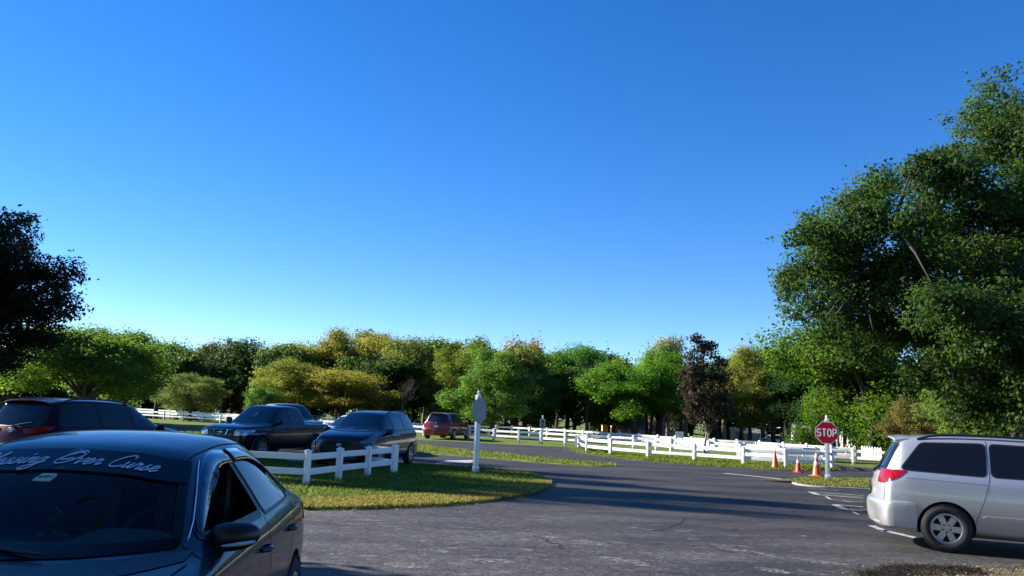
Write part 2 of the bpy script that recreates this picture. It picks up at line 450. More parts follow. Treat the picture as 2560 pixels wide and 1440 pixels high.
class Caster:
    """lays flat outlines onto the curved shell of a car"""
    def __init__(s, me):
        s.bvh = BVHTree.FromPolygons([v.co.copy() for v in me.vertices], [tuple(p.vertices) for p in me.polygons])
    def hit(s, a, b, way, off):
        if way in ('R', 'L'):
            sg = 1 if way == 'R' else -1
            o, d = Vector((a, sg * 3, b)), Vector((0, -sg, 0))
        elif way == 'F': o, d = Vector((-3, a, b)), Vector((1, 0, 0))
        elif way == 'B': o, d = Vector((9, a, b)), Vector((-1, 0, 0))
        elif way[0] == 'K':            # round the rear corner: a runs from straight back (0) to the side, one unit is a radian
            sg = 1 if way[1] == 'R' else -1
            dv = Vector((math.cos(a), sg * math.sin(a), 0)); o, d = Vector((4.2, 0, b)) + dv * 3, -dv
        elif way == 'T': o, d = Vector((a, b, 5)), Vector((0, 0, -1))
        h = s.bvh.ray_cast(o, d)
        if h[0] is None: return None
        nrm = h[1]
        if nrm.dot(d) > 0: nrm = -nrm
        return h[0] + nrm * off
    def patch(s, poly, way, off=.004, res=.06, skirt=.012):
        bm = bmesh.new()
        bm.faces.new([bm.verts.new((p[0], p[1], 0)) for p in poly])
        xs = [p[0] for p in poly]; ys = [p[1] for p in poly]
        for ax, lo, hi in ((0, min(xs), max(xs)), (1, min(ys), max(ys))):
            k = max(1, int((hi - lo) / res))
            for i in range(1, k):
                c = [0, 0, 0]; c[ax] = lo + (hi - lo) * i / k
                nn = [0, 0, 0]; nn[ax] = 1
                bmesh.ops.bisect_plane(bm, geom=bm.verts[:] + bm.edges[:] + bm.faces[:], plane_co=c, plane_no=nn)
        dead, inner = [], {}
        for v in bm.verts:
            h = s.hit(v.co.x, v.co.y, way, off)
            if h is None: dead.append(v)
            else: inner[v] = s.hit(v.co.x, v.co.y, way, -.004); v.co = h
        if dead: bmesh.ops.delete(bm, geom=dead, context='VERTS')
        bmesh.ops.recalc_face_normals(bm, faces=bm.faces)
        if skirt:
            be = [e for e in bm.edges if len(e.link_faces) == 1]
            r = bmesh.ops.extrude_edge_only(bm, edges=be)
            nv = [g for g in r['geom'] if isinstance(g, bmesh.types.BMVert)]
            tree = {}
            for v in nv:
                # the new vertex sits on an old one: push it into the shell
                o = [e.other_vert(v) for e in v.link_edges if e.other_vert(v) not in nv]
                if o and o[0] in inner: v.co = inner[o[0]]
        want = {'R': Vector((0, 1, 0)), 'L': Vector((0, -1, 0)), 'F': Vector((-1, 0, 0)), 'B': Vector((1, 0, 0)), 'T': Vector((0, 0, 1)), 'KR': Vector((1, 1, 0)), 'KL': Vector((1, -1, 0))}[way]
        tot = sum((f.normal * f.calc_area() for f in bm.faces), Vector())
        if tot.dot(want) < 0: bmesh.ops.reverse_faces(bm, faces=bm.faces)
        me = bpy.data.meshes.new('p'); bm.to_mesh(me); bm.free()
        return me
    def part(s, name, poly, way, m, parent, off=.004, res=.06, label=None):
        me = s.patch(poly, way, off, res); smooth(me, 40)
        o = link(name, me, m, parent)
        if label: o['label'] = label
        return o
    def ring(s, name, poly, d, way, m, parent, off=.003):
        """a border of width d along an outline"""
        P = []
        n = len(poly)
        for i in range(n):
            a, b = Vector(poly[i]), Vector(poly[(i + 1) % n])
            k = max(1, int((b - a).length / .05))
            P += [tuple(a.lerp(b, j / k)) for j in range(k)]
        Q = inset(P, d); n = len(P)
        mb = MB(); vs = []
        for a, b in zip(P, Q):
            vs += [s.hit(*a, way, off * .5), s.hit(*b, way, off)]
        ok = lambda *ix: all(vs[i] is not None for i in ix)
        vv = [v if v is not None else Vector() for v in vs]
        fs = [(2 * i, 2 * i + 1, 2 * ((i + 1) % n) + 1, 2 * ((i + 1) % n)) for i in range(n) if ok(2 * i, 2 * i + 1, 2 * ((i + 1) % n) + 1, 2 * ((i + 1) % n))]
        mb.add(vv, fs)
        return mb.build(name, m, parent, 40)
    def seam(s, mb, path, way, w=.008, off=.0025):
        P = []
        for i in range(len(path) - 1):
            a, b = Vector(path[i]), Vector(path[i + 1]); k = max(1, int((b - a).length / .04))
            P += [tuple(a.lerp(b, j / k)) for j in range(k)]
        P.append(tuple(path[-1]))
        q = mb if isinstance(mb, MB) else MB()
        q.ribbon(P, w, mapf=lambda a, b: s.hit(a, b, way, off))
        if q is not mb and q.f: q.build('panel_gap', M['seam'], mb)
    def strokes(s, name, paths, w, way, m, parent, off=.006, tf=None, mirror=False):
        mb = MB()
        for p in paths:
            q = [tf(a, b) for a, b in p] if tf else p
            P = []
            for i in range(len(q) - 1):
                a, b = Vector(q[i]), Vector(q[i + 1]); k = max(1, int((b - a).length / .03))
                P += [tuple(a.lerp(b, j / k)) for j in range(k)]
            P.append(tuple(q[-1]))
            mb.ribbon(P, w, mapf=lambda a, b: s.hit(a, b, way, off))
        return mb.build(name, m, parent)

def add_wheel(car, x, y, r, w, rim_r, spokes, rim_m, style='wide', lug=5):
    sg = 1 if y > 0 else -1
    e = bpy.data.objects.new('wheel', None); COL.objects.link(e); e.parent = car
    e.empty_display_size = .1
    e.location = (x, y, r)
    e.rotation_euler = (Matrix.Rotation(-sg * PI / 2, 3, "X") @ Matrix.Rotation(random.random(), 3, "Z")).to_euler()   # wheel axis points out of the car
    h = w / 2
    t = MB(); t.lathe([(rim_r, -h * .9), (r - .05, -h), (r - .012, -h * .8), (r, -h * .55), (r, -.012), (r - .006, -.006), (r - .006, .006), (r, .012), (r, h * .55), (r - .012, h * .8), (r - .05, h), (rim_r + .012, h * .94), (rim_r, h * .85)], 48, closed=True)
    for k in range(64):
        a = 2 * PI * k / 64
        t.box((0, 0, 0), (.012, .012, w * .26), 0, Matrix.Rotation(a, 4, 'Z') @ Matrix.Translation((r - .003, 0, h * .66)))
    t.build('tyre', M['tyre'], e, 50)
    rm = MB()
    rm.lathe([(rim_r + .006, h * .9), (rim_r - .014, h * .92), (rim_r - .03, h * .6), (rim_r - .035, -h * .5)], 40, caps=False)
    rm.lathe([(.0, h * .62), (.05, h * .60), (.062, h * .5), (.062, h * .1)], 20)
    for k in range(spokes):
        a = 2 * PI * k / spokes
        R = Matrix.Rotation(a, 4, 'Z')
        if style == 'wide':
            wi, wo = .040, .046
            poly = [(.045, -wi), (rim_r - .02, -wo), (rim_r - .02, wo), (.045, wi)]
            rm.prism(poly, h * .2, h * .62, R)
        else:
            for s2 in (-1, 1):
                R2 = Matrix.Rotation(a + s2 * .10, 4, 'Z')
                rm.prism([(.05, -.013), (rim_r - .02, -.010), (rim_r - .02, .010), (.05, .013)], h * .3, h * .66, R2)
    rm.build('rim', rim_m, e, 30)
    d = MB(); d.lathe([(0, -h * .2), (rim_r - .03, -h * .2)], 32)
    d.lathe([(0, h * .05), (.14, h * .05), (.14, -h * .18)], 24)
    if lug:
        for k in range(lug):
            a = 2 * PI * (k + .5) / lug
            d.lathe([(.013, h * .3), (.013, h * .66), (0, h * .66)], 8, Matrix.Translation((.057 * math.cos(a), .057 * math.sin(a), 0)))
    d.build('brake_disc', M['dark_alloy'], e, 30)
    return e

def side_mirror(car, x, y, z, m, sx=.16, sy=.24, sz=.15):
    sg = 1 if y > 0 else -1
    mb = MB()
    prof = [(0.0, .0), (.35, .04), (.72, .18), (.95, .45), (1.0, .7), (.96, .92), (.86, 1.0), (0, 1.0)]
    vs = []
    # rounded shell, flat on its rear side
    n = 20
    for i, (r, t) in enumerate(prof):
        for k in range(n):
            a = 2 * PI * k / n
            ca, sa = math.cos(a), math.sin(a)
            e = .75
            yy = math.copysign(abs(ca) ** e, ca) * r * sy / 2
            zz = math.copysign(abs(sa) ** e, sa) * r * sz / 2 * (1 - .18 * sg * math.copysign(1, ca) * abs(ca) * (1 if sg > 0 else 1))
            vs.append((x + (t - 1) * sx * .5 + sx * .25, y + sg * sy / 2 + yy, z + zz + .10 * sz * (sg * yy / sy * 2)))
    fs = []
    for i in range(len(prof) - 1):
        for k in range(n):
            k2 = (k + 1) % n
            fs.append((i * n + k, i * n + k2, (i + 1) * n + k2, (i + 1) * n + k))
    mb.add(vs, fs)
    mb.box((x + .03, y + sg * .01, z - sz * .32), (.09, .10, .05), .015)
    o = mb.build('side_mirror', m, car, 45)
    return o

def door_handle(car, cs, x, z, way, m):
    p = cs.hit(x, z, way, 0)
    if p is None: return
    sg = 1 if way == 'R' else -1
    mb = MB()
    mb.tube([(x - .09, p.y + sg * .004, z), (x - .06, p.y + sg * .035, z + .004), (x + .06, p.y + sg * .035, z + .004), (x + .09, p.y + sg * .004, z)], [.012, .015, .015, .012], 10)
    mb.build('door_handle', m, car, 50)

def roof_rail(car, cs, x0, x1, y, m, hgt=.05):
    pts = []
    for k in range(13):
        t = k / 12; x = x0 + (x1 - x0) * t
        p = cs.hit(x, y, 'T', 0)
        if p is None: continue
        lift = hgt * min(1, math.sin(PI * t) * 3.0)
        pts.append((x, y, p.z + lift + .004))
    MB().tube(pts, .019, 10).build('roof_rail', m, car, 50)

def make_body(name, car, stations, W, arches, m, level=3):
    me = car_shell(stations, W, arches, level)
    me.materials.clear()
    cs = Caster(me)
    me.materials.append(m); me.materials.append(M['well'])
    mark_wells(me, arches, W)
    smooth(me, 32)
    return me, cs

def both(poly): return ((poly, 'R'), (poly, 'L'))

def emblem(car, cs, way, y, z, r, m):
    p = cs.hit(y, z, way, .012)
    mb = MB()
    el = [Vector((p.x, y + r * math.cos(a) * 1.25, z + r * .85 * math.sin(a))) for a in [2 * PI * k / 24 for k in range(25)]]
    mb.tube(el, r * .16, 8)
    el = [Vector((p.x, y + r * math.cos(a) * .45, z + r * .8 * math.sin(a))) for a in [2 * PI * k / 24 for k in range(25)]]
    mb.tube(el, r * .12, 8)
    el = [Vector((p.x, y + r * math.cos(a) * .9, z + r * .4 + r * .32 * math.sin(a))) for a in [2 * PI * k / 24 for k in range(25)]]
    mb.tube(el, r * .12, 8)
    mb.build('emblem', m, car, 50)

# ---- station tables: x, zb, ysill, ymid, zmid, ybelt, zbelt, yroof, zroof, ztop, bow
ST_SEDAN = [
 (0.00, .27, .50, .58, .42, .58, .58, .50, .62, .64, .12), (0.07, .21, .68, .77, .45, .76, .68, .64, .72, .74, .26), (0.36, .18, .80, .87, .52, .85, .80, .71, .85, .88, .24),
 (0.88, .18, .84, .885, .58, .87, .92, .71, .945, .97, .14), (1.22, .18, .85, .89, .60, .87, .955, .71, .975, .995, .20), (1.32, .18, .85, .89, .60, .87, .96, .70, 1.0, 1.03, .25),
 (1.66, .18, .85, .89, .62, .87, .97, .625, 1.20, 1.245, .23), (2.0, .18, .85, .89, .62, .87, .98, .555, 1.365, 1.405, .20), (2.14, .18, .85, .89, .62, .87, .985, .55, 1.39, 1.445, .17),
 (2.6, .18, .85, .89, .62, .87, .99, .555, 1.418, 1.490, .06), (3.1, .18, .85, .89, .62, .87, 1.0, .55, 1.408, 1.480, 0), (3.5, .18, .85, .89, .62, .86, 1.01, .53, 1.355, 1.42, -.06),
 (3.62, .18, .84, .885, .62, .86, 1.01, .53, 1.315, 1.36, -.10), (4.02, .19, .82, .88, .62, .845, 1.01, .62, 1.07, 1.10, -.16), (4.12, .2, .81, .87, .62, .83, 1.0, .64, 1.035, 1.06, -.16),
 (4.42, .22, .78, .83, .62, .79, .97, .64, 1.02, 1.05, -.18), (4.57, .26, .72, .79, .58, .76, .92, .62, .98, 1.0, -.22), (4.63, .34, .6, .68, .56, .68, .80, .54, .84, .86, -.20)]
ST_VAN = [
 (0.00, .30, .52, .60, .45, .60, .60, .50, .64, .66, .10), (0.08, .22, .72, .83, .48, .80, .72, .66, .77, .80, .26), (0.42, .20, .85, .95, .55, .92, .88, .74, .945, .98, .24),
 (0.9, .20, .90, .975, .62, .945, .98, .76, 1.045, 1.075, .2), (1.10, .20, .92, .985, .64, .955, 1.02, .77, 1.08, 1.11, .26), (1.2, .20, .92, .985, .64, .955, 1.03, .765, 1.125, 1.165, .28),
 (1.6, .20, .92, .985, .66, .955, 1.05, .70, 1.37, 1.42, .25), (2.0, .20, .92, .985, .66, .955, 1.06, .645, 1.575, 1.64, .20), (2.2, .20, .92, .985, .66, .955, 1.07, .645, 1.615, 1.685, .16),
 (2.6, .20, .92, .985, .66, .955, 1.08, .65, 1.655, 1.73, .06), (3.4, .20, .92, .985, .66, .955, 1.09, .655, 1.675, 1.75, 0), (4.2, .21, .91, .98, .66, .95, 1.10, .65, 1.66, 1.735, -.05),
 (4.56, .22, .90, .97, .66, .945, 1.11, .63, 1.62, 1.70, -.08), (4.66, .22, .89, .965, .66, .94, 1.11, .625, 1.57, 1.64, -.10), (4.86, .24, .87, .95, .66, .92, 1.08, .69, 1.22, 1.27, -.16), (4.95, .25, .86, .94, .66, .91, 1.02, .72, 1.07, 1.10, -.20),
 (5.0, .27, .84, .92, .60, .89, .90, .74, .955, .98, -.24), (5.03, .29, .82, .90, .56, .87, .72, .74, .775, .79, -.26), (5.05, .31, .80, .88, .48, .85, .58, .74, .615, .62, -.28), (5.06, .34, .7, .78, .44, .78, .52, .66, .55, .555, -.28)]
ST_PICKUP = [
 (0.0, .38, .62, .72, .55, .72, .86, .60, .90, .92, .06), (.07, .32, .76, .85, .6, .83, .97, .68, 1.02, 1.04, .12), (.4, .31, .83, .91, .68, .89, 1.06, .72, 1.10, 1.12, .12),
 (1.2, .31, .86, .925, .72, .90, 1.10, .75, 1.14, 1.17, .10), (1.38, .31, .86, .925, .72, .90, 1.11, .75, 1.16, 1.19, .12), (1.46, .31, .86, .925, .72, .90, 1.11, .745, 1.2, 1.24, .13),
 (1.82, .31, .86, .925, .72, .90, 1.12, .69, 1.45, 1.5, .12), (2.14, .31, .86, .925, .72, .90, 1.13, .64, 1.665, 1.72, .10), (2.3, .31, .86, .925, .72, .90, 1.13, .64, 1.695, 1.755, .06),
 (2.7, .31, .86, .925, .72, .90, 1.13, .645, 1.71, 1.78, .0), (3.25, .31, .86, .925, .72, .90, 1.14, .64, 1.70, 1.77, 0), (3.46, .31, .86, .925, .72, .90, 1.14, .635, 1.66, 1.73, 0),
 (3.50, .31, .86, .925, .72, .90, 1.14, .64, 1.58, 1.64, 0), (3.56, .31, .86, .925, .72, .90, 1.14, .73, 1.26, 1.28, 0), (3.60, .31, .86, .925, .72, .90, 1.14, .80, 1.17, 1.175, 0), (3.7, .31, .86, .925, .72, .90, 1.14, .82, 1.165, 1.17, 0),
 (4.6, .33, .86, .925, .74, .90, 1.14, .82, 1.165, 1.17, 0), (5.1, .36, .85, .915, .74, .89, 1.14, .81, 1.165, 1.17, -.02), (5.18, .42, .82, .88, .74, .86, 1.12, .78, 1.14, 1.145, -.03), (5.2, .5, .74, .80, .74, .80, 1.04, .72, 1.06, 1.065, -.03)]

ST_VAN3 = [(0.00, .30, .55, .62, .45, .62, .64, .54, .76, .80, .10), (0.05, .23, .74, .83, .48, .82, .78, .68, .90, .93, .22), (0.13, .21, .80, .89, .50, .88, .86, .73, .96, .99, .28), (0.40, .20, .87, .96, .58, .935, .94, .77, 1.03, 1.06, .26),
 (0.85, .20, .90, .975, .64, .95, 1.00, .785, 1.09, 1.13, .22), (1.08, .20, .92, .985, .64, .955, 1.03, .785, 1.115, 1.155, .26), (1.18, .20, .92, .985, .64, .955, 1.035, .775, 1.15, 1.20, .28)] + ST_VAN[6:]
W_VAN = {'front': [(1.48, 1.15), (2.30, 1.14), (2.27, 1.56), (2.05, 1.545), (1.78, 1.43)],
         'slide': [(2.39, 1.14), (3.38, 1.15), (3.36, 1.605), (2.36, 1.575)],
         'rear': [(3.47, 1.15), (4.60, 1.19), (4.30, 1.585), (3.44, 1.605)]}

def van(name, label, loc, rz, pm, style, group=None, scale=1.0, glass=None, rim=None, rails=True, far=False):
    car = thing(name, label, 'minivan', loc, rz, group)
    car.scale = (scale,) * 3
    W = .985; glass = glass or M['black_glass']; rim = rim or M['alloy']
    arches = [(.97, .395, .35), (4.02, .395, .35)]
    me, cs = make_body('body', car, ST_VAN3 if style == 'third' else ST_VAN, W, arches, pm, 3)
    link('body', me, None, car)
    for side in 'RL':
        for k, poly in W_VAN.items():
            P = rounded(poly, .06)
            cs.part('side_window', P, side, glass, car, .005)
            cs.ring('window_frame', P, -.022, side, M['trim'], car, .0035)
    # windshield and rear window
    ws = [(-.72, 1.125), (-.36, 1.115), (0, 1.112), (.36, 1.115), (.72, 1.125), (.62, 1.555), (.3, 1.605), (0, 1.615), (-.3, 1.605), (-.62, 1.555)]
    cs.part('windshield', rounded(ws, .04), 'F', M['blue_glass'], car, .005)
    cs.ring('windshield_frame', rounded(ws, .04), -.02, 'F', M['trim'], car, .003)
    rw = [(-.68, 1.145), (.68, 1.145), (.60, 1.57), (-.60, 1.57)]
    cs.part('rear_window', rounded(rw, .07), 'B', glass, car, .005)
    cs.ring('rear_window_frame', rounded(rw, .07), -.02, 'B', M['trim'], car, .003)
    # panel gaps
    sm = car
    for side in 'RL':
        cs.seam(sm, [(1.36, 1.12), (1.34, .9), (1.36, .42), (1.42, .3)], side)
        cs.seam(sm, [(2.345, 1.58), (2.345, .3)], side)
        cs.seam(sm, [(3.41, 1.66), (3.42, 1.12), (3.45, .98), (3.52, .75), (3.62, .5), (3.64, .34), (3.58, .27)], side)
        cs.seam(sm, [(1.42, .27), (3.58, .27)], side)
        cs.seam(sm, [(3.45, 1.02), (4.55, 1.06)], side, .004)
    cs.seam(sm, [(-.80, .70), (-.80, 1.12)], 'B'); cs.seam(sm, [(.80, .70), (.80, 1.12)], 'B'); 
    cs.seam(sm, [(-.68, .88), (-.6, .90), (0, .92), (.6, .90), (.68, .88)], 'F')
    # lamps
    lampo = {'silver': [(1.22, 1.165), (1.14, 1.07), (1.02, 1.0), (.86, .955), (.64, .955), (.62, 1.15), (.80, 1.17)],
             'third': [(1.06, 1.15), (.94, 1.05), (.76, 1.0), (.42, .99), (.36, 1.08), (.60, 1.10), (.84, 1.145)],
             'red': [(1.02, 1.12), (1.02, .80), (.80, .80), (.80, 1.12)]}[style]
    for side, sg in (('R', 1), ('L', -1)):
        cs.part('tail_lamp', rounded(lampo, .03), 'K' + side, M['red_lamp'], car, .010, .03)
        hl = [(.34, .66), (.80, .93), (.86, 1.0), (.62, .95), (.36, .84), (.20, .74)]
        hf = [(sg * .52, .70), (sg * .68, .68), (sg * .9, .72), (sg * .93, .90), (sg * .80, .90), (sg * .62, .82)]
        if style == 'third':
            hl = [(.24, .78), (.50, .86), (.95, 1.03), (.78, 1.025), (.45, .965), (.26, .90)]
            hf = [(sg * .56, .80), (sg * .70, .77), (sg * .88, .80), (sg * .90, .92), (sg * .74, .91)]
        cs.part('headlight', rounded(hl, .03), side, M['dim_lamp'] if style == 'third' else M['head_lamp'], car, .008, .04)
        cs.part('headlight', rounded(hf, .03), 'F', M['dim_lamp'] if style == 'third' else M['head_lamp'], car, .008, .04)
        side_mirror(car, 1.52, sg * .90, 1.10, pm if style != 'third' else M['trim'], .17, .24, .19)
        door_handle(car, cs, 2.20, .97, side, pm if style == 'silver' else M['chrome'] if style == 'third' else M['trim'])
        door_handle(car, cs, 2.52, .98, side, pm if style == 'silver' else M['chrome'] if style == 'third' else M['trim'])
        # rub strip along the doors
        cs.part('rub_strip', [(1.45, .50), (3.50, .52), (3.54, .545), (3.50, .57), (1.45, .555)], side, pm if style != 'red' else M['trim'], car, .014, .08)
        for x in (.97, 4.02):
            add_wheel(car, x, sg * (W - .105), .35, .22, .215, 6 if style == 'silver' else 5, rim, 'wide' if style != 'third' else 'twin')
        if rails:
            roof_rail(car, cs, 2.3, 4.35, sg * .60, M['trim'] if style != 'red' else M['alloy'])
    # grille, bumper intake, plates
    if style == 'third': GP = [(-.44, .52), (.44, .52), (.54, .80), (-.54, .80)]
    else: GP = None
    gp = GP or [(-.46, .60), (.46, .60), (.50, .78), (.40, .83), (-.40, .83), (-.50, .78)]
    cs.part('grille', rounded(gp, .03), 'F', M['trim'], car, .006)
    cs.part('air_intake', rounded([(-.52, .34), (.52, .34), (.58, .46), (-.58, .46)], .03), 'F', M['trim'], car, .006)
    emblem(car, cs, 'F', 0, .72, .055, M['chrome'])
    emblem(car, cs, 'B', 0, 1.065 if style != 'third' else 1.05, .05, M['chrome'])
    pz = .70 if style == 'third' else .84
    pb = cs.hit(0, .84, 'B', .01)
    pl = MB(); pl.box((pb.x + .012, 0, pz), (.016, .32, .17), .004); plo = pl.build('licence_plate', M['plate'], car, 30)
    fr = MB()
    for yy, zz, dy, dz in ((0, .087, .34, .018), (0, -.087, .34, .018), (.163, 0, .014, .19), (-.163, 0, .014, .19)):
        fr.box((pb.x + .016, yy, pz + zz), (.022, dy, dz), .003)
    fr.build('plate_frame', M['trim'], plo)
    ch = MB()
    for k in range(6):
        if k == 3: continue
        yy = -.11 + k * .044
        ch.box((pb.x + .0215, yy, pz), (.002, .02, .06)); 
    ch.build('plate_characters', M['ink'], plo)
    # rear bumper: one section carried round the tail
    sec = ((.715, -.02), (.705, .012), (.68, .036), (.64, .046), (.56, .050), (.46, .046), (.38, .032), (.32, .008), (.30, -.06))
    bmp = MB(); vs = []; rows = 0
    for k in range(49):
        ang = math.radians(-77 + 154 * k / 48); row = []
        fade = min(1, (77 - abs(math.degrees(ang))) / 22 + .10)
        for z, off in sec:
            sd = 'KR' if ang >= 0 else 'KL'
            h = cs.hit(abs(ang), max(z, .56), sd, 0)
            if h is not None: h.z = z
            if h is None: row = None; break
            out = Vector((math.cos(ang), math.sin(ang), 0))
            row.append(h + out * (off * fade if off > 0 else off))
        if row: vs += row; rows += 1
    q = len(sec)
    bmp.add(vs, [(i * q + j, (i + 1) * q + j, (i + 1) * q + j + 1, i * q + j + 1) for i in range(rows - 1) for j in range(q - 1)])
    bmp.build('rear_bumper', pm, car, 50)
    # rear spoiler lip with brake lamp, wiper
    sp = MB(); sec = []
    for k in range(13):
        y = -.58 + 1.16 * k / 12
        p = cs.hit(4.47, y, 'T', 0)
        b = -.09 * (abs(y) / .6) ** 2
        sec.append((y, p.z if p else 1.68, b))
    vs, fs = [], []
    for y, z, b in sec:
        vs += [(4.42 + b, y, z + .004), (4.60 + b, y, z + .012), (4.745 + b, y, z - .012), (4.75 + b, y, z - .035), (4.58 + b, y, z - .07)]
    for i in range(len(sec) - 1):
        for k in range(5):
            fs.append((i * 5 + k, (i + 1) * 5 + k, (i + 1) * 5 + (k + 1) % 5, i * 5 + (k + 1) % 5))
    fs += [tuple(range(5)), tuple(range(len(vs) - 5, len(vs)))[::-1]]
    sp.add(vs, fs); spo = sp.build('spoiler', pm, car, 45)
    MB().box((4.752, 0, sec[6][1] - .022), (.012, .26, .022), .003).build('brake_lamp', M['red_lamp'], spo)
    wp = MB()
    path = [cs.hit(y, z, 'B', .03) for y, z in ((0.05, 1.13), (.2, 1.17), (.42, 1.21))]
    wp.tube([p for p in path if p], .009, 6); wp.box((cs.hit(.05, 1.12, 'B', .02)), (.05, .07, .05), .01)
    wp.build('rear_wiper', M['trim'], car, 40)
    wf = MB()
    for y0, y1 in ((-.08, -.62), (.55, .02)):
        pts = [cs.hit(y0 + (y1 - y0) * t, 1.135 + .03 * math.sin(PI * t), 'F', .02) for t in (0, .3, .6, 1)]
        wf.tube([p for p in pts if p], .009, 6)
    wf.build('front_wiper', M['trim'], car, 40)
    return car, cs

def sedan(name, label, loc, rz, pm, scale=1.0, level=4, group=None, cat='car'):
    car = thing(name, label, cat, loc, rz, group)
    car.scale = (scale,) * 3
    W = .89
    arches = [(.88, .365, .32), (3.53, .365, .32)]
    me, cs = make_body('body', car, ST_SEDAN, W, arches, pm, level)
    return car, cs, me, W
WS_SEDAN = [(-.69, 1.015), (-.35, 1.0), (0, .996), (.35, 1.0), (.69, 1.015), (.535, 1.35), (.3, 1.385), (0, 1.398), (-.3, 1.385), (-.535, 1.35)]
SW_SEDAN = {'front': [(1.62, 1.035), (2.60, 1.035), (2.56, 1.375), (2.36, 1.375), (2.12, 1.31), (1.86, 1.18)],
            'rear': [(2.68, 1.035), (3.42, 1.05), (3.36, 1.18), (3.22, 1.305), (3.0, 1.365), (2.64, 1.378)],
            'quarter': [(3.465, 1.055), (3.72, 1.075), (3.56, 1.19), (3.36, 1.275)]}
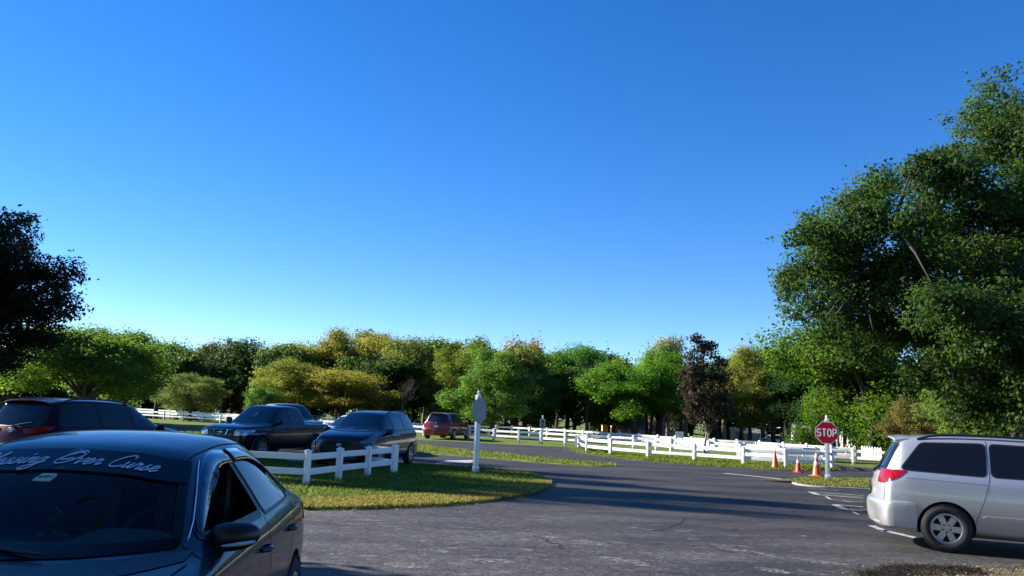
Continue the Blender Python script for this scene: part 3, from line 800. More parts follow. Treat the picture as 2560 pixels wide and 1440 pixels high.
# ------------------------------------------------------------------ the near black saloon
def near_saloon():
    pm = paint('black_blue_paint', (0.005, 0.008, 0.018), 0.2, 0.38, cior=1.38, coat=.6)
    v = JPOS
    car, cs, me, W = sedan('parked_car', 'black saloon in the foreground with white cursive lettering along the top of its windshield', v[:3], v[3], pm)
    body = link('body', me, None, car)
    # openings: windshield and the lowered driver's window; the cabin is visible through them
    ws_in = inset(WS_SEDAN, .022); dw_in = inset(rounded(SW_SEDAN['front'], .05), .012)
    rw_in = inset(rounded(SW_SEDAN['rear'], .05), .02)
    bm = bmesh.new(); bm.from_mesh(me)
    def score(poly, pick, ax):
        n = len(poly)
        for i in range(n):
            a, b = poly[i], poly[(i + 1) % n]; e = Vector((b[0] - a[0], b[1] - a[1]))
            if e.length < .004: continue
            nn = (0, -e.y, e.x) if ax == 'x' else (-e.y, 0, e.x)
            pt = (0, a[0], a[1]) if ax == 'x' else (a[0], 0, a[1])
            mid = Vector(((a[0] + b[0]) / 2, (a[1] + b[1]) / 2)); rr = e.length / 2 + .08
            fs = []
            for f in bm.faces:
                if not pick(f): continue
                c = f.calc_center_median(); q = Vector((c.y, c.z) if ax == 'x' else (c.x, c.z))
                if (q - mid).length < rr: fs.append(f)
            g = set(fs) | {e2 for f in fs for e2 in f.edges} | {v for f in fs for v in f.verts}
            bmesh.ops.bisect_plane(bm, geom=list(g), plane_co=pt, plane_no=nn)
    front = lambda f: f.normal.x < -.04 and 1.1 < f.calc_center_median().x < 2.4 and f.calc_center_median().z > .97
    flank = lambda f: abs(f.normal.y) > .4 and f.calc_center_median().z > .98 and 1.4 < f.calc_center_median().x < 3.6
    score(ws_in, front, 'x'); score(dw_in, flank, 'y'); score(rw_in, flank, 'y')
    dead = []
    for f in bm.faces:
        c = f.calc_center_median()
        if 1.15 < c.x < 2.4 and f.normal.x < -.04 and c.z > .98 and inside(ws_in, c.y, c.z): dead.append(f)
        elif abs(c.y) > .45 and c.z > 1.0 and (inside(dw_in, c.x, c.z) or inside(rw_in, c.x, c.z)) and abs(f.normal.y) > .4: dead.append(f)
    bmesh.ops.delete(bm, geom=dead, context='FACES')
    bm.to_mesh(me); bm.free()
    cg = clear_glass('windshield_glass', (.72, .84, .80)); tg = clear_glass('tinted_window_glass', (.10, .12, .12))
    ws = rounded(WS_SEDAN, .03)
    w = cs.part('windshield', ws, 'F', cg, car, .004, .05)
    cs.ring('windshield_seal', ws, .032, 'F', M['frit'], car, .011)
    # dark sun strip with its lettering and a toll sticker on the windshield
    band = [(-.578, 1.247), (-.3, 1.287), (0, 1.302), (.3, 1.287), (.578, 1.247), (.535, 1.352), (.3, 1.387), (0, 1.40), (-.3, 1.387), (-.535, 1.352)]
    bmat = mat('sun_strip_film', (.003, .006, .010), .06, spec=.22)
    cs.part('sun_strip', inset(band, .004), 'F', bmat, w, .0135, .05)
    paths, L = script_paths('Blessing Over Curse', 1.0)
    # seen from in front the car's left is to the viewer's right
    def tf(a, b):
        y = -(a - L / 2 - .3) * .87 / L
        return (y, 1.328 + b * .0245 - .165 * y * y)
    cs.strokes('windshield_lettering', paths, .0056, 'F', M['letter'], w, .0175, tf)
    mint = mat('pale_mint_sticker', (.42, .60, .52), .5)
    st = [(.092, 1.262), (.012, 1.262), (-.001, 1.286), (.006, 1.292), (.070, 1.291)]
    sto = cs.part('toll_sticker', st, 'F', mint, w, .007, .03)
    ink = MB()
    for a0, a1, zz in ((.080, .012, 1.2785), (.070, .014, 1.2745)):
        ink.ribbon([(a0, zz - .002), ((a0 + a1) / 2, zz + .001), (a1, zz + .001)], .004, mapf=lambda a, b: cs.hit(a, b, 'F', .009))
    ink.build('sticker_print', mat('sticker_print', (.22, .20, .12), .6), sto)
    # side glass
    for side in 'RL':
        P = rounded(SW_SEDAN['front'], .05)
        if side == 'R': cs.part('side_window', P, side, tg, car, .004, .05)
        cs.ring('window_frame', P, -.02, side, M['trim'], car, .004); cs.ring('window_frame', P, .02, side, M['trim'], car, .003)
        for k in ('rear', 'quarter'):
            P = rounded(SW_SEDAN[k], .04)
            cs.part('side_window', P, side, M['saloon_glass'], car, .005, .05)
            cs.ring('window_frame', P, -.02, side, M['trim'], car, .004)
        # rain visors along the window tops
        sm_ = mat('smoked_visor', (.012, .022, .045), .12, coat=.6)
        def visor(top, depth):
            lo = [(x, z - d) for (x, z), d in zip(top, depth)]
            mb = MB(); vs = []; fs = []
            T = catmull([(a, b, 0) for a, b in top], 6); B = catmull([(a, b, 0) for a, b in lo], 6)
            for a, b in zip(T, B):
                for k2, off in ((0, .006), (.4, .015), (1.0, .022)):
                    q = a.lerp(b, k2)
                    vs.append(cs.hit(q.x, q.y, side, off))
            n = len(T)
            for i in range(n - 1):
                for k2 in range(2):
                    ix = (3 * i + k2, 3 * i + 3 + k2, 3 * i + 4 + k2, 3 * i + 1 + k2)
                    if all(vs[j] is not None for j in ix): fs.append(ix)
            mb.add([q if q is not None else Vector() for q in vs], fs)
            o = mb.build('rain_visor', sm_, car, 50)
            md = o.modifiers.new('thick', 'SOLIDIFY'); md.thickness = .004
            return o
        tops = [(1.64, 1.055), (1.70, 1.10), (1.86, 1.20), (2.12, 1.33), (2.36, 1.39), (2.57, 1.39)]
        vo = visor(tops, [.010, .032, .060, .078, .08, .078])
        visor([(2.65, 1.392), (2.85, 1.388), (3.02, 1.372), (3.22, 1.312), (3.34, 1.215)], [.07, .07, .066, .055, .02])
        if side == 'L':
            pp, L2 = script_paths('Blessed Love', .027)
            ang = .42
            def tf2(a, b):
                return (1.99 + a * math.cos(ang) - b * math.sin(ang), 1.195 + a * math.sin(ang) * .78 + b * math.cos(ang))
            cs.strokes('visor_lettering', pp, .0022, side, mat('faint_lettering', (.22, .26, .38), .5), vo, .028, tf2)
    # rear window, panel gaps
    rw = [(-.56, 1.11), (.56, 1.11), (.49, 1.32), (-.49, 1.32)]
    cs.part('rear_window', rounded(rw, .05), 'B', M['black_glass'], car, .005)
    sm = car
    for side in 'RL':
        cs.seam(sm, [(1.50, 1.02), (1.42, .85), (1.36, .5), (1.40, .25)], side)
        cs.seam(sm, [(2.64, 1.02), (2.64, .25)], side)
        cs.seam(sm, [(3.46, 1.05), (3.46, .9), (3.36, .75), (3.18, .55), (3.12, .25)], side)
        cs.seam(sm, [(1.4, .24), (3.12, .24)], side)
        cs.seam(sm, [(2.0, 1.402), (2.4, 1.405)], side, .004)
    for sg in (1, -1):
        cs.seam(sm, [(.20, sg * .60), (.6, sg * .70), (1.1, sg * .745), (1.36, sg * .76)], 'T')
        cs.seam(sm, [(2.08, sg * .515), (2.3, sg * .52), (2.9, sg * .52), (3.4, sg * .50)], 'T', .006)
    cs.seam(sm, [(-.76, .72), (-.3, .735), (.3, .735), (.76, .72)], 'F')
    # bright line of the windshield edge
    for sg in (1, -1):
        el = MB()
        pts = [cs.hit(sg * a, b, 'F', .008) for a, b in ((.70, 1.03), (.675, 1.10), (.62, 1.215), (.57, 1.31), (.548, 1.35))]
        el.tube([p for p in pts if p], .0032, 6)
        el.build('windshield_molding', M['chrome'], car, 40)
    wp = MB()
    pts = [cs.hit(a, b, 'F', .022) for a, b in ((.36, 1.020), (.25, 1.024), (.12, 1.026), (.02, 1.018), (-.10, 1.005), (-.22, .998))]
    wp.tube([p for p in pts if p], [.012, .013, .013, .011, .008, .006], 8)
    pts = [cs.hit(a, b, 'F', .022) for a, b in ((.62, 1.03), (.5, 1.035), (.4, 1.01))]
    wp.tube([p for p in pts if p], .010, 8)
    wp.build('wiper', M['trim'], car, 40)
    cw = MB()
    cs.seam(cw, [(-.74, .99), (-.4, .975), (0, .968), (.4, .975), (.74, .99)], 'F', .03, .004)
    cw.build('cowl_grille', M['trim'], car)
    cl = MB()
    p0, p1 = cs.hit(-.62, 1.0, 'F', .012), cs.hit(-.72, .985, 'F', .012)
    # lamps front and rear, grille
    for side, sg in (('R', 1), ('L', -1)):
        cs.part('headlight', rounded([(sg * .40, .60), (sg * .62, .585), (sg * .84, .60), (sg * .80, .70), (sg * .60, .695)], .02), 'F', M['head_lamp'], car, .006, .04)
        cs.part('headlight', rounded([(.18, .60), (.52, .70), (.56, .77), (.30, .72)], .02), side, M['head_lamp'], car, .006, .04)
        cs.part('tail_lamp', rounded([(sg * .40, .82), (sg * .82, .80), (sg * .80, .94), (sg * .42, .95)], .02), 'B', M['red_lamp'], car, .006, .04)
        cs.part('tail_lamp', rounded([(4.28, .93), (4.40, .82), (4.6, .80), (4.6, .95)], .02), side, M['red_lamp'], car, .006, .04)
        mo = side_mirror(car, 1.70, sg * .745, 1.035, M['trim'], .17, .245, .135)
        mo['label'] = 'black door mirror with a clear indicator strip'
        ind = MB(); y0 = sg * .745
        pts = [(1.70 - .012 - .085 * math.sin(PI * (t * .45 + .42)), y0 + sg * (.095 + .14 * t), 1.008 + .016 * t) for t in (0, .25, .5, .75, 1)]
        ind.tube(pts, [.004, .007, .009, .009, .007], 8)
        ind.build('indicator_lamp', mat('indicator_lens', (.5, .52, .5), .15, .2, coat=1), mo, 40)
        for x in (2.47, 3.30):
            door_handle(car, cs, x, .86, side, pm)
            pcl = cs.hit(x, .855, side, .001)
        for x in (.88, 3.53):
            add_wheel(car, x, sg * (W - .10), .32, .205, .205, 5, M['alloy'], 'twin')
    cs.part('grille', rounded([(-.38, .60), (.38, .60), (.37, .68), (-.37, .68)], .02), 'F', M['trim'], car, .006)
    cs.part('air_intake', rounded([(-.5, .30), (.5, .30), (.55, .42), (-.55, .42)], .02), 'F', M['trim'], car, .006)
    # the cabin: dashboard with instrument hood, wheel, seats, pillar trim
    d = MB(); vs = []; n = 25
    prof = [(1.36, .96), (1.52, .985), (1.72, .985), (1.88, .965), (1.95, .90), (1.96, .70)]
    for k in range(n):
        y = -.70 + 1.40 * k / (n - 1)
        hump = .075 * math.exp(-((y + .36) / .21) ** 4)
        for (x, z) in prof:
            b = .12 * (y / .7) ** 2
            vs.append((x + b * (1 if x < 1.7 else .3), y, z - .035 * (abs(y) / .7) ** 3 + (hump if 1.6 < x < 1.92 else 0)))
    m6 = len(prof)
    fs = [(i * m6 + k, (i + 1) * m6 + k, (i + 1) * m6 + k + 1, i * m6 + k + 1) for i in range(n - 1) for k in range(m6 - 1)]
    d.add(vs, fs)
    dash = d.build('dashboard', mat('dash_top', (.085, .115, .10), .75, noise=.1, nscale=30), car, 50)
    tr = MB()
    for (y, z, ln, an) in ((.06, .99, .05, .2), (.10, 1.0, .03, .9), (.02, .965, .04, .1), (.12, 1.06, .05, .8), (.09, 1.10, .06, .8), (.17, .985, .035, 0)):
        c, s_ = math.cos(an), math.sin(an)
        tr.box((0, 0, 0), (.006, ln, .012), .002, Matrix.Translation((1.93, y - .05, z)) @ Matrix.Rotation(an, 4, 'X'))
    tr.build('console_trim', M['chrome'], dash)
    sw = MB()
    Rm = Matrix.Translation((2.13, -.36, .93)) @ Matrix.Rotation(math.radians(-65), 4, 'Y')
    sw.tube([(.185 * math.cos(a), .185 * math.sin(a), 0) for a in [2 * PI * k / 32 for k in range(33)]], .015, 8, mtx=Rm)
    sw.lathe([(0, .02), (.06, .015), (.075, -.02), (0, -.03)], 16, Rm)
    for a in (0, PI, PI / 2 * 3):
        sw.box((0, 0, 0), (.16, .035, .014), .004, Rm @ Matrix.Rotation(a, 4, 'Z') @ Matrix.Translation((.11, 0, 0)))
    sw.build('steering_wheel', M['interior'], car, 40)
    for y in (-.36, .36):
        s = MB()
        s.box((2.55, y, .50), (.52, .50, .16), .06)
        s.box((0, 0, 0), (.14, .48, .60), .06, Matrix.Translation((2.86, y, .83)) @ Matrix.Rotation(math.radians(14), 4, 'Y'))
        s.box((0, 0, 0), (.10, .26, .17), .04, Matrix.Translation((2.97, y, 1.19)) @ Matrix.Rotation(math.radians(10), 4, 'Y'))
        s.tube([(2.94, y - .06, 1.05), (2.97, y - .06, 1.14)], .007, 6); s.tube([(2.94, y + .06, 1.05), (2.97, y + .06, 1.14)], .007, 6)
        s.build('seat', M['cloth'], car, 40)
    s = MB(); s.box((3.35, 0, .48), (.5, 1.2, .2), .06); s.box((3.66, 0, .82), (.14, 1.2, .52), .05, None)
    for y in (-.36, .36): s.box((3.70, y, 1.13), (.09, .24, .13), .03)
    s.build('rear_seat', M['cloth'], car, 40)
    pt = MB()
    for sg in (1, -1):
        pt.tube([(1.72, sg * .615, 1.0), (1.80, sg * .60, 1.06), (1.97, sg * .545, 1.19), (2.17, sg * .485, 1.32)], [.012, .020, .020, .012], 8)
    pt.build('pillar_trim', mat('sunlit_pillar_lining', (.62, .76, .66), .8), car, 50)  # sunlight on the lining is put into its pale colour
    ft = MB(); ft.box((2.6, 0, .28), (2.6, 1.5, .05)); ft.build('cabin_floor', M['interior'], car)
    mr = MB(); mr.box((2.22, 0, 1.30), (.03, .24, .07), .015); mr.tube([(2.18, 0, 1.36), (2.21, 0, 1.32)], .008, 6)
    mr.build('rear_view_mirror', M['interior'], car, 40)
    bl = MB()
    # seat belt on its pillar and straps over the seat
    bl.tube([(2.62, -.60, 1.28), (2.70, -.58, .95), (2.72, -.56, .7)], .018, 6)
    bl.build('seat_belt', mat('grey_belt', (.07, .07, .075), .8), car)
    return car

# ------------------------------------------------------------------ pickups
def pickup(name, label, loc, rz, pm, rim, scale=1.0, group=None, lights=True):
    car = thing(name, label, 'pickup truck', loc, rz, group)
    car.scale = (scale,) * 3
    W = .925
    arches = [(.95, .43, .38), (4.15, .43, .38)]
    me, cs = make_body('body', car, ST_PICKUP, W, arches, pm, 3)
    link('body', me, None, car)
    ws = [(-.70, 1.215), (0, 1.205), (.70, 1.215), (.615, 1.64), (.3, 1.675), (0, 1.68), (-.3, 1.675), (-.615, 1.64)]
    cs.part('windshield', rounded(ws, .04), 'F', M['blue_glass'], car, .005)
    cs.ring('windshield_frame', rounded(ws, .04), -.02, 'F', M['trim'], car, .003)
    cs.part('rear_window', rounded([(-.58, 1.33), (.58, 1.33), (.54, 1.58), (-.54, 1.58)], .04), 'B', M['blue_glass'], car, .005)
    for side, sg in (('R', 1), ('L', -1)):
        for P in ([(1.72, 1.215), (2.52, 1.205), (2.50, 1.645), (2.28, 1.63), (2.0, 1.50)], [(2.61, 1.205), (3.18, 1.205), (3.36, 1.32), (3.30, 1.62), (2.59, 1.65)]):
            cs.part('side_window', rounded(P, .05), side, M['blue_glass'], car, .005)
            cs.ring('window_frame', rounded(P, .05), -.02, side, M['trim'], car, .0035)
        side_mirror(car, 1.72, sg * .86, 1.24, M['trim'], .16, .24, .20)
        door_handle(car, cs, 2.38, 1.03, side, M['trim']); door_handle(car, cs, 3.22, 1.03, side, M['trim'])
        cs.part('headlight', rounded([(sg * .46, .80), (sg * .62, .79), (sg * .9, .83), (sg * .92, .98), (sg * .52, .98)], .02), 'F', M['head_lamp'], car, .008, .04)
        cs.part('headlight', rounded([(.12, .82), (.42, .90), (.46, .96), (.12, .98)], .02), side, M['head_lamp'], car, .008, .04)
        cs.part('tail_lamp', rounded([(5.03, .80), (5.2, .80), (5.2, 1.10), (5.03, 1.10)], .02), side, M['red_lamp'], car, .008, .04)
        # flared arches
        for x in (.95, 4.15):
            fl = MB()
            pts = []
            for k in range(25):
                a = math.radians(-12 + 204 * k / 24)
                px, pz = x + .455 * math.cos(a), .38 + .455 * math.sin(a)
                p = cs.hit(px + .02 * math.cos(a), pz + .02 * math.sin(a), side, .0)
                y = p.y if p else sg * .9
                pts.append((px, sg * max(.86, abs(y)) , pz))
            fl.tube(pts, .038, 8)
            fl.build('arch_flare', pm, car, 60)
            add_wheel(car, x, sg * (W - .10), .38, .25, .225, 6, rim, 'twin')
    sm = car
    for side in 'RL':
        cs.seam(sm, [(1.50, 1.12), (1.46, .8), (1.50, .42)], side); cs.seam(sm, [(2.565, 1.66), (2.565, .42)], side)
        cs.seam(sm, [(3.42, 1.6), (3.44, 1.2), (3.44, .9), (3.3, .6), (3.25, .42)], side); cs.seam(sm, [(3.56, 1.14), (3.56, .42)], side, .02)
        cs.seam(sm, [(.25, 1.03), (1.3, 1.10)], side)
    cs.part('grille', rounded([(-.42, .80), (.42, .80), (.46, .97), (-.46, .97)], .02), 'F', M['trim'], car, .006)
    gl = MB()
    for y0, y1 in ((-.20, -.28), (.20, .28)):
        a = [cs.hit(y0, .80, 'F', .02), cs.hit(y1, .965, 'F', .02)]
        gl.tube(a, .026, 8)
    a = [cs.hit(y, .965, 'F', .014) for y in (-.44, -.2, 0, .2, .44)]; gl.tube(a, .012, 6)
    a = [cs.hit(y, .805, 'F', .014) for y in (-.40, -.2, 0, .2, .40)]; gl.tube(a, .012, 6)
    gl.build('grille_bars', M['chrome'], car, 40)
    p = cs.hit(0, .885, 'F', .02)
    em = MB(); em.tube([(p.x, .062 * math.cos(t), .885 + .062 * math.sin(t)) for t in [2 * PI * k / 24 for k in range(25)]], .010, 6); em.box((p.x, 0, .885), (.012, .17, .022), .004)
    em.build('emblem', M['chrome'], car, 40)
    cs.part('air_intake', rounded([(-.6, .44), (.6, .44), (.6, .58), (-.6, .58)], .03), 'F', M['trim'], car, .006)
    cs.part('bed_floor', [(3.66, -.72), (5.1, -.72), (5.1, .72), (3.66, .72)], 'T', M['trim'], car, .004, .3)
    sk = MB()
    for y, z, s in ((-.02, 1.44, 1), (.02, 1.38, .8)):
        for k in range(2):
            pts = [cs.hit(y - .03 * k + a * .012 * s, z + b * .06 * s, 'F', .008) for a, b in ((0, 0), (1, .5), (0, 1))]
            sk.tube(pts, .008, 5)
    sk.build('windshield_sticker', M['letter'], car)
    return car

def simple_sedan(name, label, loc, rz, pm, group=None, scale=1.0):
    car, cs, me, W = sedan(name, label, loc, rz, pm, scale, 2, group)
    link('body', me, None, car)
    cs.part('windshield', rounded(WS_SEDAN, .03), 'F', M['blue_glass'], car, .005)
    cs.part('rear_window', rounded([(-.56, 1.11), (.56, 1.11), (.49, 1.32), (-.49, 1.32)], .05), 'B', M['blue_glass'], car, .005)
    for side, sg in (('R', 1), ('L', -1)):
        for P in SW_SEDAN.values(): cs.part('side_window', rounded(P, .04), side, M['black_glass'], car, .005, .1)
        cs.part('headlight', rounded([(sg * .40, .60), (sg * .62, .585), (sg * .84, .60), (sg * .80, .70), (sg * .60, .695)], .02), 'F', M['head_lamp'], car, .006, .06)
        cs.part('tail_lamp', rounded([(4.28, .93), (4.40, .82), (4.6, .80), (4.6, .95)], .02), side, M['red_lamp'], car, .006, .06)
        cs.part('tail_lamp', rounded([(sg * .40, .82), (sg * .82, .80), (sg * .80, .94), (sg * .42, .95)], .02), 'B', M['red_lamp'], car, .006, .06)
        side_mirror(car, 1.74, sg * .845, 1.055, pm, .17, .22, .15)
        for x in (.88, 3.53): add_wheel(car, x, sg * (W - .10), .32, .205, .205, 5, M['alloy'], 'wide', 0)
    cs.part('grille', rounded([(-.38, .60), (.38, .60), (.37, .68), (-.37, .68)], .02), 'F', M['trim'], car, .006)
    return car
# ------------------------------------------------------------------ vegetation
def quads_mesh(name, P, var):
    """P: (n,4,3) leaf corners, var: (n,) 0..1"""
    n = len(P)
    me = bpy.data.meshes.new(name)
    me.vertices.add(n * 4); me.vertices.foreach_set('co', P.reshape(-1).astype(np.float32))
    me.loops.add(n * 4); me.loops.foreach_set('vertex_index', np.arange(n * 4, dtype=np.int32))
    me.polygons.add(n); me.polygons.foreach_set('loop_start', np.arange(0, n * 4, 4, dtype=np.int32))
    at = me.attributes.new('leafvar', 'FLOAT', 'POINT')
    at.data.foreach_set('value', np.repeat(var, 4).astype(np.float32))
    me.update(calc_edges=True); me.validate()
    return me

def crown_mesh(name, seed, lobes, n_clump, n_leaf, clump_r, leaf, flat=.6, shell=2.6, up=.25, outw=.8, under=1.0):
    """lobes (x,y,z,rx,ry,rz): tufts of leaves spread through the lobes, thicker towards the outside; returns mesh and tuft centres"""
    rg = np.random.default_rng(seed)
    L = np.array(lobes, float)
    wgt = (L[:, 3] * L[:, 4] * L[:, 5]) ** (2 / 3); wgt /= wgt.sum()
    li = rg.choice(len(L), n_clump, p=wgt)
    d = rg.normal(size=(n_clump, 3)); d /= np.linalg.norm(d, axis=1)[:, None]
    d[:, 2] = np.where((d[:, 2] < 0) & (rg.random(n_clump) > under), -d[:, 2], d[:, 2])
    r = rg.random(n_clump) ** (1 / shell)
    r = np.where(rg.random(n_clump) < .10, r * rg.uniform(1.05, 1.2, n_clump), r)
    cc = L[li, :3] + d * L[li, 3:6] * r[:, None]
    cv = rg.random(n_clump)
    cr = clump_r * rg.uniform(.55, 1.35, n_clump)
    k = rg.poisson(n_leaf * (cr / clump_r) ** 2) + 4
    idx = np.repeat(np.arange(n_clump), k)
    n = len(idx)
    # leaves sit on the outside of each tuft; a few run out along twigs
    off = rg.normal(size=(n, 3)); off /= np.linalg.norm(off, axis=1)[:, None]
    off[:, 2] += .15
    rad = rg.random(n) ** .45 * 1.1
    tw = rg.normal(size=(n_clump, 5, 3)); tw /= np.linalg.norm(tw, axis=2)[:, :, None]; tw = tw * .7 + d[:, None, :] * .7; tw[:, :, 2] += .2
    sp = rg.random(n) < .10
    pick = tw[idx, rg.integers(0, 5, n)]
    run = (.7 + .75 * rg.random(n) ** 1.6)[:, None]
    pos = off * rad[:, None]
    pos[sp] = (pick * run + rg.normal(size=(n, 3)) * .07)[sp]
    pos[:, 2] *= flat
    c = cc[idx] + pos * cr[idx][:, None]
    out = d[idx] * .45 + off * .9
    nn = out * outw + rg.normal(size=(n, 3)) * .45; nn[:, 2] += up
    nn /= np.linalg.norm(nn, axis=1)[:, None] + 1e-9
    t = np.cross(nn, rg.normal(size=(n, 3))); t /= np.linalg.norm(t, axis=1)[:, None] + 1e-9
    b = np.cross(nn, t)
    s = leaf * rg.uniform(.6, 1.35, n)[:, None]
    P = np.stack([c - t * s * .5, c + b * s * .27 + nn * s * .06, c + t * s * .5, c - b * s * .27 + nn * s * .06], axis=1)
    var = np.clip(cv[idx] * .65 + rg.random(n) * .35, 0, 1)
    return quads_mesh(name, P, var), cc

def wood_mesh(seed, base_r, fork, lobes, tufts, twigs=40, stems=1, lean=0.0, base=(0, 0, 0), n=8):
    """tapered trunk forking into limbs that reach the lobes, thinner branches into the tufts"""
    rg = random.Random(seed)
    mb = MB()
    base = Vector(base)
    tops = []
    for s in range(stems):
        a = rg.random() * 6.28
        sp = 0.0 if stems == 1 else base_r * 2.2
        b0 = base + Vector((math.cos(a + s * 2.1) * sp * .5, math.sin(a + s * 2.1) * sp * .5, 0))
        f = base + Vector(((rg.random() - .5) * lean + math.cos(a + s * 2.1) * sp, (rg.random() - .5) * lean + math.sin(a + s * 2.1) * sp, fork))
        pts = [b0 + Vector((0, 0, -.25)), b0 + Vector((0, 0, .12)), b0.lerp(f, .4) + Vector(((rg.random() - .5) * .25, (rg.random() - .5) * .25, 0)), f]
        k = 1 / math.sqrt(stems)
        mb.tube(catmull(pts, 4), [base_r * k * q for q in (1.6, 1.5, 1.3, 1.15, 1.05, 1, .95, .92, .9, .87, .84, .8, .78)], n + 2)
        tops.append(f)
    ends = []
    for i, L in enumerate(sorted(lobes, key=lambda q: -q[3])[:14]):
        f = tops[i % len(tops)]
        c = Vector(L[:3])
        mid = f.lerp(c, .5) + Vector(((rg.random() - .5) * .6, (rg.random() - .5) * .6, (rg.random() - .2) * .5))
        r0 = base_r * .42 / math.sqrt(stems)
        pts = catmull([f - Vector((0, 0, .15)), mid, c], 4)
        mb.tube(pts, [r0 + (r0 * .25 - r0) * j / (len(pts) - 1) for j in range(len(pts))], n)
        ends += [mid, c]
    T = [Vector(t) for t in tufts]; rg.shuffle(T)
    for t in T[:twigs]:
        e = min(ends, key=lambda q: (q - t).length)
        m = e.lerp(t, .5) + Vector(((rg.random() - .5) * .3, (rg.random() - .5) * .3, (rg.random() - .5) * .3))
        mb.tube([e, m, t], [base_r * .16, base_r * .10, base_r * .03], 5)
    me = mb.mesh('wood'); me.polygons.foreach_set('use_smooth', [True] * len(me.polygons))
    return me

def lobes_for(kind, seed):
    """crowns about 10 m tall and 8 m across, bole about 2 m"""
    rg = random.Random(seed); L = []
    if kind == 'oak':
        for k in range(9):
            a = 2.4 * k + rg.random(); rr = 2.4 * math.sqrt((k + .5) / 9)
            z = 8.0 - .35 * rr ** 2 + rg.uniform(-.9, .8)
            s = rg.uniform(1.2, 1.9); L.append((rr * math.cos(a), rr * math.sin(a), z - .9, s, s, s * .75))
        for k in range(8):
            a = .8 * k + rg.random() * .5; rr = rg.uniform(2.2, 3.0); s = rg.uniform(1.0, 1.5)
            L.append((rr * math.cos(a), rr * math.sin(a), rg.uniform(3.0, 5.5), s, s, s * .8))
    elif kind == 'spread':
        for k in range(16):
            a = 2.4 * k; rr = rg.uniform(.4, 3.2); s = rg.uniform(.9, 1.5)
            L.append((rr * math.cos(a), rr * math.sin(a), rg.uniform(3.2, 9.3) - rr * .5, s * 1.25, s * 1.25, s * .5))
    elif kind == 'tall':
        for k in range(14):
            a = 2.4 * k; t = k / 13; rr = (1.0 + 1.6 * math.sin(PI * min(1, t * 1.1 + .1))) * rg.uniform(.6, 1.0); s = rg.uniform(.9, 1.45)
            L.append((rr * math.cos(a), rr * math.sin(a), 2.6 + 6.6 * t, s, s, s * .9))
    elif kind == 'round':
        for k in range(15):
            a = 2.4 * k; u = -.75 + 1.65 * (k + .5) / 15; rr = 2.7 * math.sqrt(max(.05, 1 - u * u)); s = rg.uniform(1.0, 1.5)
            L.append((rr * math.cos(a), rr * math.sin(a), 5.4 + 3.6 * u, s, s, s * .85))
    elif kind == 'bush':
        for k in range(14):
            a = 2.4 * k; rr = rg.uniform(.5, 3.2); s = rg.uniform(1.2, 1.9)
            L.append((rr * math.cos(a), rr * math.sin(a), rg.uniform(1.2, 8.6) - rr * .4, s, s, s))
    return L

PROTO = {}
def proto(kind, seed, fine=1):
    k = (kind, seed, fine)
    if k not in PROTO:
        L = lobes_for(kind, seed)
        dens = {'oak': (300, 95, .80, .24, .75), 'spread': (250, 80, .80, .22, .6), 'tall': (270, 88, .70, .23, .85), 'round': (300, 80, .68, .22, .8), 'bush': (300, 66, 1.0, .32, .85)}[kind]
        if fine == 2: dens = (int(dens[0] * 1.5), int(dens[1] * 1.5), dens[2] * .85, dens[3] * .68, dens[4])
        cm, cc = crown_mesh('crown_' + kind, seed, L, *dens)
        wm = wood_mesh(seed, .24 if kind != 'tall' else .2, 2.2, L, cc, 60)
        cm.materials.append(M['leaf']); wm.materials.append(M['bark'])
        zs = np.array([v.co.z for v in cm.vertices]); xs = np.array([v.co.x for v in cm.vertices])
        PROTO[k] = (cm, wm, float(np.percentile(zs, 99.6)), float(np.percentile(xs, 98.5) - np.percentile(xs, 1.5)))
    return PROTO[k]

def TZ(x, y):
    """the land falls gently away behind the paddock fences"""
    return -max(0.0, min(7.0, (y - 78 + .12 * x) * .05))

def tree(name, label, px, ytop, D, wpx, kind, seed, col, yaw=0.0, group=None, fine=1, bark=None, cat='tree'):
    p = AT(px, ytop, D)
    base = TZ(p.x, p.y)
    cm, wm, hz, wx = proto(kind, seed, fine)
    sz = (p.z - base) / hz
    sx = wpx * D / F0 / wx
    t = thing(name, label, cat, (p.x, p.y, base), yaw, group)
    t.scale = (sx, sx, sz)
    c = link('crown', cm, None, t); c.color = (*col, 1)
    w = link('trunk', wm, None, t)
    return t

